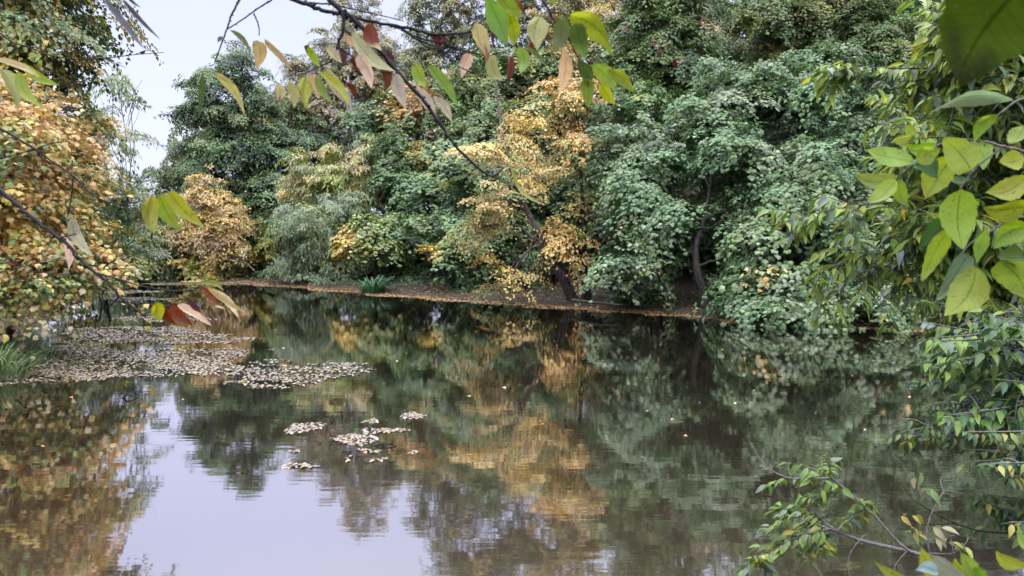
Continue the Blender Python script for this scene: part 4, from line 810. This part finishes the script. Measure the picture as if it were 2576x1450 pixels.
# ------------------------------------------------------------------ floating leaves
def in_poly(x, y, poly):
    ins = np.zeros(x.shape, bool)
    for i in range(len(poly)):
        ax, ay = poly[i]; bx_, by_ = poly[(i + 1) % len(poly)]
        ins ^= ((ay > y) != (by_ > y)) & (x < (bx_ - ax) * (y - ay) / (by_ - ay + 1e-12) + ax)
    return ins
FLO = [((.44, .36, .27), 6), ((.38, .32, .28), 5), ((.46, .36, .19), 3), ((.42, .27, .13), 1), ((.32, .28, .25), 3), ((.24, .19, .15), 1.5)]
def floating(name, label, polys, dens, size, seed, thr=-.3, pal=FLO, edg=.22):
    rng = np.random.default_rng(seed); px, py = [], []
    XY = []
    for poly in polys:
        pw = [tuple(ground(*q)[:2]) for q in poly]; a = np.array(pw)
        n = int((a[:, 0].ptp() if hasattr(a, 'ptp') else np.ptp(a[:, 0])) * np.ptp(a[:, 1]) * dens)
        x = rng.uniform(a[:, 0].min(), a[:, 0].max(), n); y = rng.uniform(a[:, 1].min(), a[:, 1].max(), n)
        edge = wob(x * 3.1, y * 4.2) * edg
        k = in_poly(x + edge, y + edge * 1.3, pw) & (wob(x * 1.5 + 3, y * 4.7) + wob(x * 4.1, y * 9.3) * .7 + rng.normal(0, .45, n) > thr)
        XY.append(np.stack([x[k], y[k]], -1))
    XY = np.concatenate(XY); XY = XY[sdist(XY[:, 0], XY[:, 1]) < .15]; n = len(XY); pal = [(tuple(.7 * q for q in c_), w_) for c_, w_ in pal]
    pos = np.column_stack([XY, np.full(n, .006) + rng.random(n) * .006]); nn_ = np.tile([0, 0, 1.], (n, 1)) + rng.normal(0, .06, (n, 3))
    a = rng.random(n) * 2 * math.pi; d = np.column_stack([np.cos(a), np.sin(a), np.zeros(n)])
    me = leaves_mesh(name, 'broad', pos, nn_, d, size * rng.uniform(.6, 1.3, n), pick(rng, n, pal))
    tag(link(name, me, M_float), label, 'floating leaves', kind='stuff'); print(name, n)
floating('floating_leaf_mat', 'broad mat of pale fallen leaves on the water by the left bank',
  [[(60, 960), (160, 860), (150, 835), (240, 822), (430, 822), (560, 840), (640, 855), (560, 868), (380, 862), (240, 866), (320, 880), (480, 876), (620, 882), (600, 905), (560, 925), (470, 945), (380, 945), (240, 955)],
   [(400, 925), (520, 905), (620, 915), (760, 925), (800, 912), (900, 918), (940, 938), (860, 948), (740, 975), (640, 978), (540, 965), (640, 950), (500, 945)],
   [(-40, 975), (60, 930), (200, 935), (330, 950), (120, 962)]], 300, .078, 3, thr=-.3)
floating('floating_leaf_mat', 'thin rafts of fallen leaves at the pond corner on the far left',
  [[(270, 802), (340, 796), (480, 800), (560, 806), (420, 810), (300, 808)], [(210, 752), (320, 748), (470, 752), (330, 758)], [(250, 735), (350, 730), (420, 735), (300, 740)], [(340, 713), (520, 710), (700, 716), (560, 718), (400, 718)], [(675, 877), (715, 876), (720, 880), (690, 882)], [(640, 908), (720, 905), (740, 910), (660, 914)]], 160, .09, 4, thr=-.9)
floating('floating_leaf_mat', 'small leaf clusters caught around the drowned twigs mid pond',
  [[(712, 1085), (740, 1068), (800, 1064), (830, 1072), (790, 1082), (745, 1092), (720, 1096)], [(830, 1105), (870, 1095), (930, 1090), (960, 1100), (930, 1120), (880, 1125), (840, 1112)], [(910, 1080), (990, 1080), (1025, 1086), (960, 1090), (915, 1088)],
   [(1003, 1045), (1030, 1038), (1050, 1043), (1085, 1046), (1060, 1055), (1020, 1055)], [(725, 1168), (760, 1162), (800, 1172), (815, 1178), (760, 1178), (735, 1175)], [(920, 1058), (945, 1054), (950, 1066), (925, 1066)], [(725, 1134), (755, 1134), (750, 1140), (730, 1140)],
   [(1028, 1134), (1058, 1136), (1045, 1142)], [(880, 1132), (960, 1135), (950, 1142), (890, 1140)], [(930, 1155), (990, 1150), (980, 1158), (940, 1162)], [(870, 1150), (890, 1150), (885, 1162), (870, 1158)]], 1000, .058, 5, thr=-1.5, edg=.05, pal=[((.5, .38, .32), 5), ((.5, .4, .18), 2), ((.5, .25, .1), 1), ((.52, .47, .44), 4), ((.3, .2, .15), 3)])
# line of leaves blown against the far shore
rng = np.random.default_rng(9)
pts = []
for i in range(16):
    a, b = P[i], P[i + 1]; Ls = np.linalg.norm(b - a); n = int(Ls * 260); t = rng.random(n)[:, None]
    nrm2 = np.array([(b - a)[1], -(b - a)[0]]) / Ls
    wid = (.75 if i < 10 else .5) * rng.random(n)[:, None] ** 1.4; wid = wid * (1 + .5 * np.sin(t * Ls * 1.7 + i))
    pts.append(a + (b - a) * t + nrm2 * (wid - .1) )
XY = np.concatenate(pts); n = len(XY); a = rng.random(n) * 6.3
pos = np.column_stack([XY, np.full(n, .008) + np.maximum(terr(XY[:, 0], XY[:, 1]), 0)])
me = leaves_mesh('floating_leaf_line', 'broad', pos, np.tile([0, 0, 1.], (n, 1)) + rng.normal(0, .12, (n, 3)), np.column_stack([np.cos(a), np.sin(a), a * 0]), .075 * rng.uniform(.6, 1.3, n),
  pick(rng, n, [((.55, .34, .17), 5), ((.48, .26, .12), 4), ((.58, .44, .26), 3), ((.3, .16, .09), 3)]))
tag(link('floating_leaf_line', me, M_float), 'orange brown line of leaves washed along the far shoreline', 'floating leaves', kind='stuff')
# single leaves adrift
n = 130; px = rng.uniform(60, 2300, n); py = 740 + rng.random(n) ** 2.2 * 400; gx, gy = groundN(px, py); k = sdist(gx, gy) < -.2; gx, gy = gx[k], gy[k]; n = len(gx); a = rng.random(n) * 6.3
me = leaves_mesh('drifting_leaves', 'broad', np.column_stack([gx, gy, np.full(n, .006)]), np.tile([0, 0, 1.], (n, 1)) + rng.normal(0, .2, (n, 3)), np.column_stack([np.cos(a), np.sin(a), a * 0]), .06 * rng.uniform(.6, 1.2, n), pick(rng, n, [((.6, .38, .12), 4), ((.5, .22, .08), 2), ((.55, .48, .36), 2)]))
tag(link('drifting_leaves', me, M_float), 'scattered single leaves adrift on open water', 'drifting leaves', kind='stuff')
# dry litter on the far bank
n = 26000; x = rng.uniform(-24, 20, n); y = rng.uniform(14, 48, n); d = sdist(x, y); k = (d > -.05) & (d < 3.5); x, y = x[k], y[k]; n = len(x); a = rng.random(n) * 6.3
me = leaves_mesh('leaf_litter', 'broad', np.column_stack([x, y, np.maximum(terr(x, y), 0) + .02]), np.tile([0, 0, 1.], (n, 1)) + rng.normal(0, .4, (n, 3)), np.column_stack([np.cos(a), np.sin(a), a * 0]), .1 * rng.uniform(.6, 1.3, n),
  pick(rng, n, [((.22, .11, .06), 5), ((.38, .2, .1), 3), ((.12, .07, .05), 4), ((.5, .34, .16), 1.5)]))
tag(link('leaf_litter', me, M_litter), 'brown fallen leaves covering the banks', 'leaf litter', kind='stuff')

n = 30000; x = rng.uniform(-24, 20, n); y = rng.uniform(14, 48, n); d = sdist(x, y); cl = wob(x * 2.1, y * 2.7) + wob(x * 5.3 + 1, y * 4.9) * .5
k = (d > .15) & (d < 3.2) & (cl > .25); x, y, cl = x[k], y[k], cl[k]; n = len(x); a = rng.random(n) * 6.3
me = leaves_mesh('bank_herbs', 'lance', np.column_stack([x, y, np.maximum(terr(x, y), 0) + .02 + rng.random(n) * .35 * np.clip(cl, 0, 1)]), np.tile([0, -.3, 1.], (n, 1)) + rng.normal(0, .5, (n, 3)), np.column_stack([np.cos(a), np.sin(a), .6 + a * 0]), .15 * rng.uniform(.5, 1.3, n),
  pick(rng, n, [(GM, 4), (GD, 5), (OL, 2), (GY, 1)]))
tag(link('bank_herbs', me, M_leaf), 'low green herbs and seedlings growing on the banks', 'undergrowth', kind='stuff')

# ------------------------------------------------------------------ blades: iris clump, bank grass
def blades(name, label, cat, c, n, h, w, spread, col, lean, seed, mat=M_grass, kind=None, part='blades'):
    rng = np.random.default_rng(seed); V = []; F = []; cc = []
    c = np.asarray(c, float)
    for i in range(n):
        a = rng.random() * 6.283; r = spread * math.sqrt(rng.random()); b = c + np.array([math.cos(a) * r, math.sin(a) * r * .7, 0]); b[2] = max(float(terr(b[0], b[1])), -.05) - .02
        d = np.array([math.cos(a), math.sin(a) * .7, 0]) * lean * (r / spread + .15) + np.append(rng.normal(0, .12, 2), 0); hh = h * rng.uniform(.55, 1.1)
        sd = np.array([-math.sin(a + rng.normal(0, .8)), math.cos(a), 0]); sd /= np.linalg.norm(sd); k = len(V)
        for j, f in enumerate((0, .35, .7, .9)):
            p_ = b + d * hh * f * f + np.array([0, 0, hh * (f - .35 * f ** 3 * min(1.6, lean * 1.5) * (r / spread + .2))]); ww = w * (1 - f * f * .75) * .5
            V += [p_ - sd * ww, p_ + sd * ww]
        f = 1.05; V.append(b + d * hh * 1.1 + np.array([0, 0, hh * (.95 - .38 * min(1.6, lean * 1.5) * (r / spread + .2))]))
        F += [(k, k + 1, k + 3), (k, k + 3, k + 2), (k + 2, k + 3, k + 5), (k + 2, k + 5, k + 4), (k + 4, k + 5, k + 7), (k + 4, k + 7, k + 6), (k + 6, k + 7, k + 8)]
        cl = np.array(col) * rng.uniform(.7, 1.35); cc += [cl] * 9
    me = tri_mesh(name, V, F, col=np.array(cc)); o = link(name, me, mat); tag(o, label, cat, kind=kind); return o
ic = ground(940, 738); blades('iris_clump', 'clump of dark green sword leaves at the far waterline under the small maple', 'iris clump', (ic[0], ic[1] - .1, 0), 150, 1.15, .05, .5, (.06, .15, .065), 1.0, 1)
for px, py, s_, h_, n_, lab in ((20, 905, .7, .85, 340, 'tall arching tuft of pale grass on the left bank edge'), (60, 870, .55, .6, 240, 'smaller grass tuft behind the tall one on the left bank'), (-20, 950, .6, .8, 260, 'grass tuft cut by the left edge of the view'), (125, 893, .35, .35, 110, 'low sedge tuft standing among the floating leaves')):
    g_ = ground(px, py); blades('grass_tuft', lab, 'grass', (g_[0], g_[1], 0), n_, h_, .018, s_, (.20, .28, .12), .9, px + 50)
# drowned twigs
def twigs_px(name, label, paths, r):
    Y0 = ground(*paths[0][0][:2])[1]; tb = Tubes()
    for pth in paths:
        pw = []
        for q in pth:
            p_ = at(q[0], q[1], Y0); pw.append(p_ + np.array([0, 0, -.01 if len(q) < 3 else 0]))
        tb.add(resample(pw, 12), np.linspace(r, r * .4, 12), 6)
    o = tb.build(name, M_twig); tag(o, label, 'twig')
twigs_px('drowned_branch', 'crooked dark branch breaking the water beside the mid pond leaf clusters', [[(938, 1123), (958, 1117, 8), (982, 1119, 10), (998, 1124, 8), (1004, 1136)], [(960, 1117, 8), (972, 1128, 4), (990, 1133)], [(982, 1119, 10), (990, 1110, 18)]], .012)
twigs_px('drowned_twig', 'small hooked twig poking out left of the leaf cluster', [[(838, 1106), (831, 1094, 8), (828, 1081, 16), (838, 1076, 22), (849, 1084, 16)]], .007)
twigs_px('drowned_twig', 'faint bent twig among reflections below the leaf clusters', [[(905, 1158), (925, 1150, 8), (960, 1160, 5), (985, 1150, 9)]], .006)
twigs_px('drowned_twig', 'dark snag floating near the left leaf mat', [[(308, 1002), (318, 994, 6), (330, 995, 3), (345, 1000)]], .022)

# fine hanging roots / dead twigs below the yellow linden
tb = Tubes(); rr = np.random.default_rng(4)
for i in range(46):
    x0 = rr.uniform(1290, 1430); y0 = rr.uniform(590, 680); a = [(x0, y0, 26.9)]
    for j in range(4): a.append((a[-1][0] + rr.normal(-3, 9), a[-1][1] + rr.uniform(12, 26), 26.9 + rr.normal(0, .15)))
    tb.add(resample([at(*q) for q in a], 8), np.linspace(.018, .006, 8), 4)
lindens = [o for o in C.objects if o.name.startswith('linden_tree') and 'leaning' in o.get('label', '')]
tb.build('dead_twigs', M_bark_grey, lindens[0])
# fallen log and stump at the foot of the linden
tb = Tubes(); tb.add(resample([ground(1440, 756, .3), ground(1500, 762, .34), ground(1565, 768, .3)], 10), np.linspace(.06, .03, 10), 8)
tag(tb.build('fallen_log', M_bark), 'dark fallen log lying on the bank right of the yellow lindens', 'log')

# ------------------------------------------------------------------ sky, sun, air
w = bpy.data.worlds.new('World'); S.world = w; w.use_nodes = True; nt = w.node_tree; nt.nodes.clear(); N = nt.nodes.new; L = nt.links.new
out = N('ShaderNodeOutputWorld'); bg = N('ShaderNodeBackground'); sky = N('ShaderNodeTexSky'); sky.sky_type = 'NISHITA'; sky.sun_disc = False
SUN_EL, SUN_AZ = rad(50), rad(200)
sky.sun_elevation = SUN_EL; sky.sun_rotation = SUN_AZ; sky.air_density = 1; sky.dust_density = 2
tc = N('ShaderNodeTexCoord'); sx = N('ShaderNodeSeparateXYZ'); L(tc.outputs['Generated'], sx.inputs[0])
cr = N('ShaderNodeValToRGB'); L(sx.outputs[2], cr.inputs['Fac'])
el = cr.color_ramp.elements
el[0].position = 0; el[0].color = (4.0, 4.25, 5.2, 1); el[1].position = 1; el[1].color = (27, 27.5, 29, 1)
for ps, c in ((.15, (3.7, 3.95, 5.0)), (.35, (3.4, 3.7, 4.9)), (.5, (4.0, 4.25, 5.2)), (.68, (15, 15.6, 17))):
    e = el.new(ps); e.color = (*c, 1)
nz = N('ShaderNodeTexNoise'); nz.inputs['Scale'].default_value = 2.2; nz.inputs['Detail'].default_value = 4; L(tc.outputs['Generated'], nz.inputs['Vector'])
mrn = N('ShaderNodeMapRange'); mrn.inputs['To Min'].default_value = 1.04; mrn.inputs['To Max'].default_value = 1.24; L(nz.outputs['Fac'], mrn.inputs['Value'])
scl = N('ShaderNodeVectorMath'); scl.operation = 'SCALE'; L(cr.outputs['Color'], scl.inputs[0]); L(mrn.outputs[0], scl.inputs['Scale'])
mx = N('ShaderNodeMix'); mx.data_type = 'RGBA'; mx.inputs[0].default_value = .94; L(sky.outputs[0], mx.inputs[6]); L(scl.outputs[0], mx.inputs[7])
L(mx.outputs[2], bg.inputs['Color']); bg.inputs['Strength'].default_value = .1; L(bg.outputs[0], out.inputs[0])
sd = bpy.data.lights.new('sun', 'SUN'); so = bpy.data.objects.new('sun', sd); C.objects.link(so)
sd.energy = 1.5; sd.angle = rad(25); sd.color = (1, .97, .93)
# light falls from behind and above the viewer's left
dirv = Vector((math.sin(SUN_AZ) * math.cos(SUN_EL), math.cos(SUN_AZ) * math.cos(SUN_EL), math.sin(SUN_EL)))
so.rotation_euler = dirv.to_track_quat('Z', 'Y').to_euler()

HAZE = 0.0065
if HAZE:
    x0, x1, y0, y1, z0, z1 = -60, 60, -8, 100, -2.6, 26
    v = [(x, y, z) for z in (z0, z1) for y in (y0, y1) for x in (x0, x1)]
    me = bpy.data.meshes.new('haze'); me.from_pydata(v, [], [(0, 1, 3, 2), (4, 6, 7, 5), (0, 4, 5, 1), (2, 3, 7, 6), (0, 2, 6, 4), (1, 5, 7, 3)]); me.update()
    m, nt, N = new_mat('haze'); out = N('ShaderNodeOutputMaterial'); pv = N('ShaderNodeVolumePrincipled'); pv.inputs['Color'].default_value = (.9, .9, 1, 1); pv.inputs['Density'].default_value = HAZE
    nt.links.new(pv.outputs[0], out.inputs['Volume']); tag(link('haze', me, m), kind='stuff')

S.view_settings.view_transform = 'Standard'; S.view_settings.look = 'None'; S.view_settings.gamma = 1; S.view_settings.exposure = 1.1
cy = S.cycles
S.render.engine = 'CYCLES'
cy.max_bounces = 6; cy.diffuse_bounces = 3; cy.glossy_bounces = 3; cy.transmission_bounces = 3; cy.transparent_max_bounces = 4
cy.caustics_reflective = False; cy.caustics_refractive = False
cy.use_denoising = True
try: cy.denoiser = 'OPENIMAGEDENOISE'
except Exception: pass
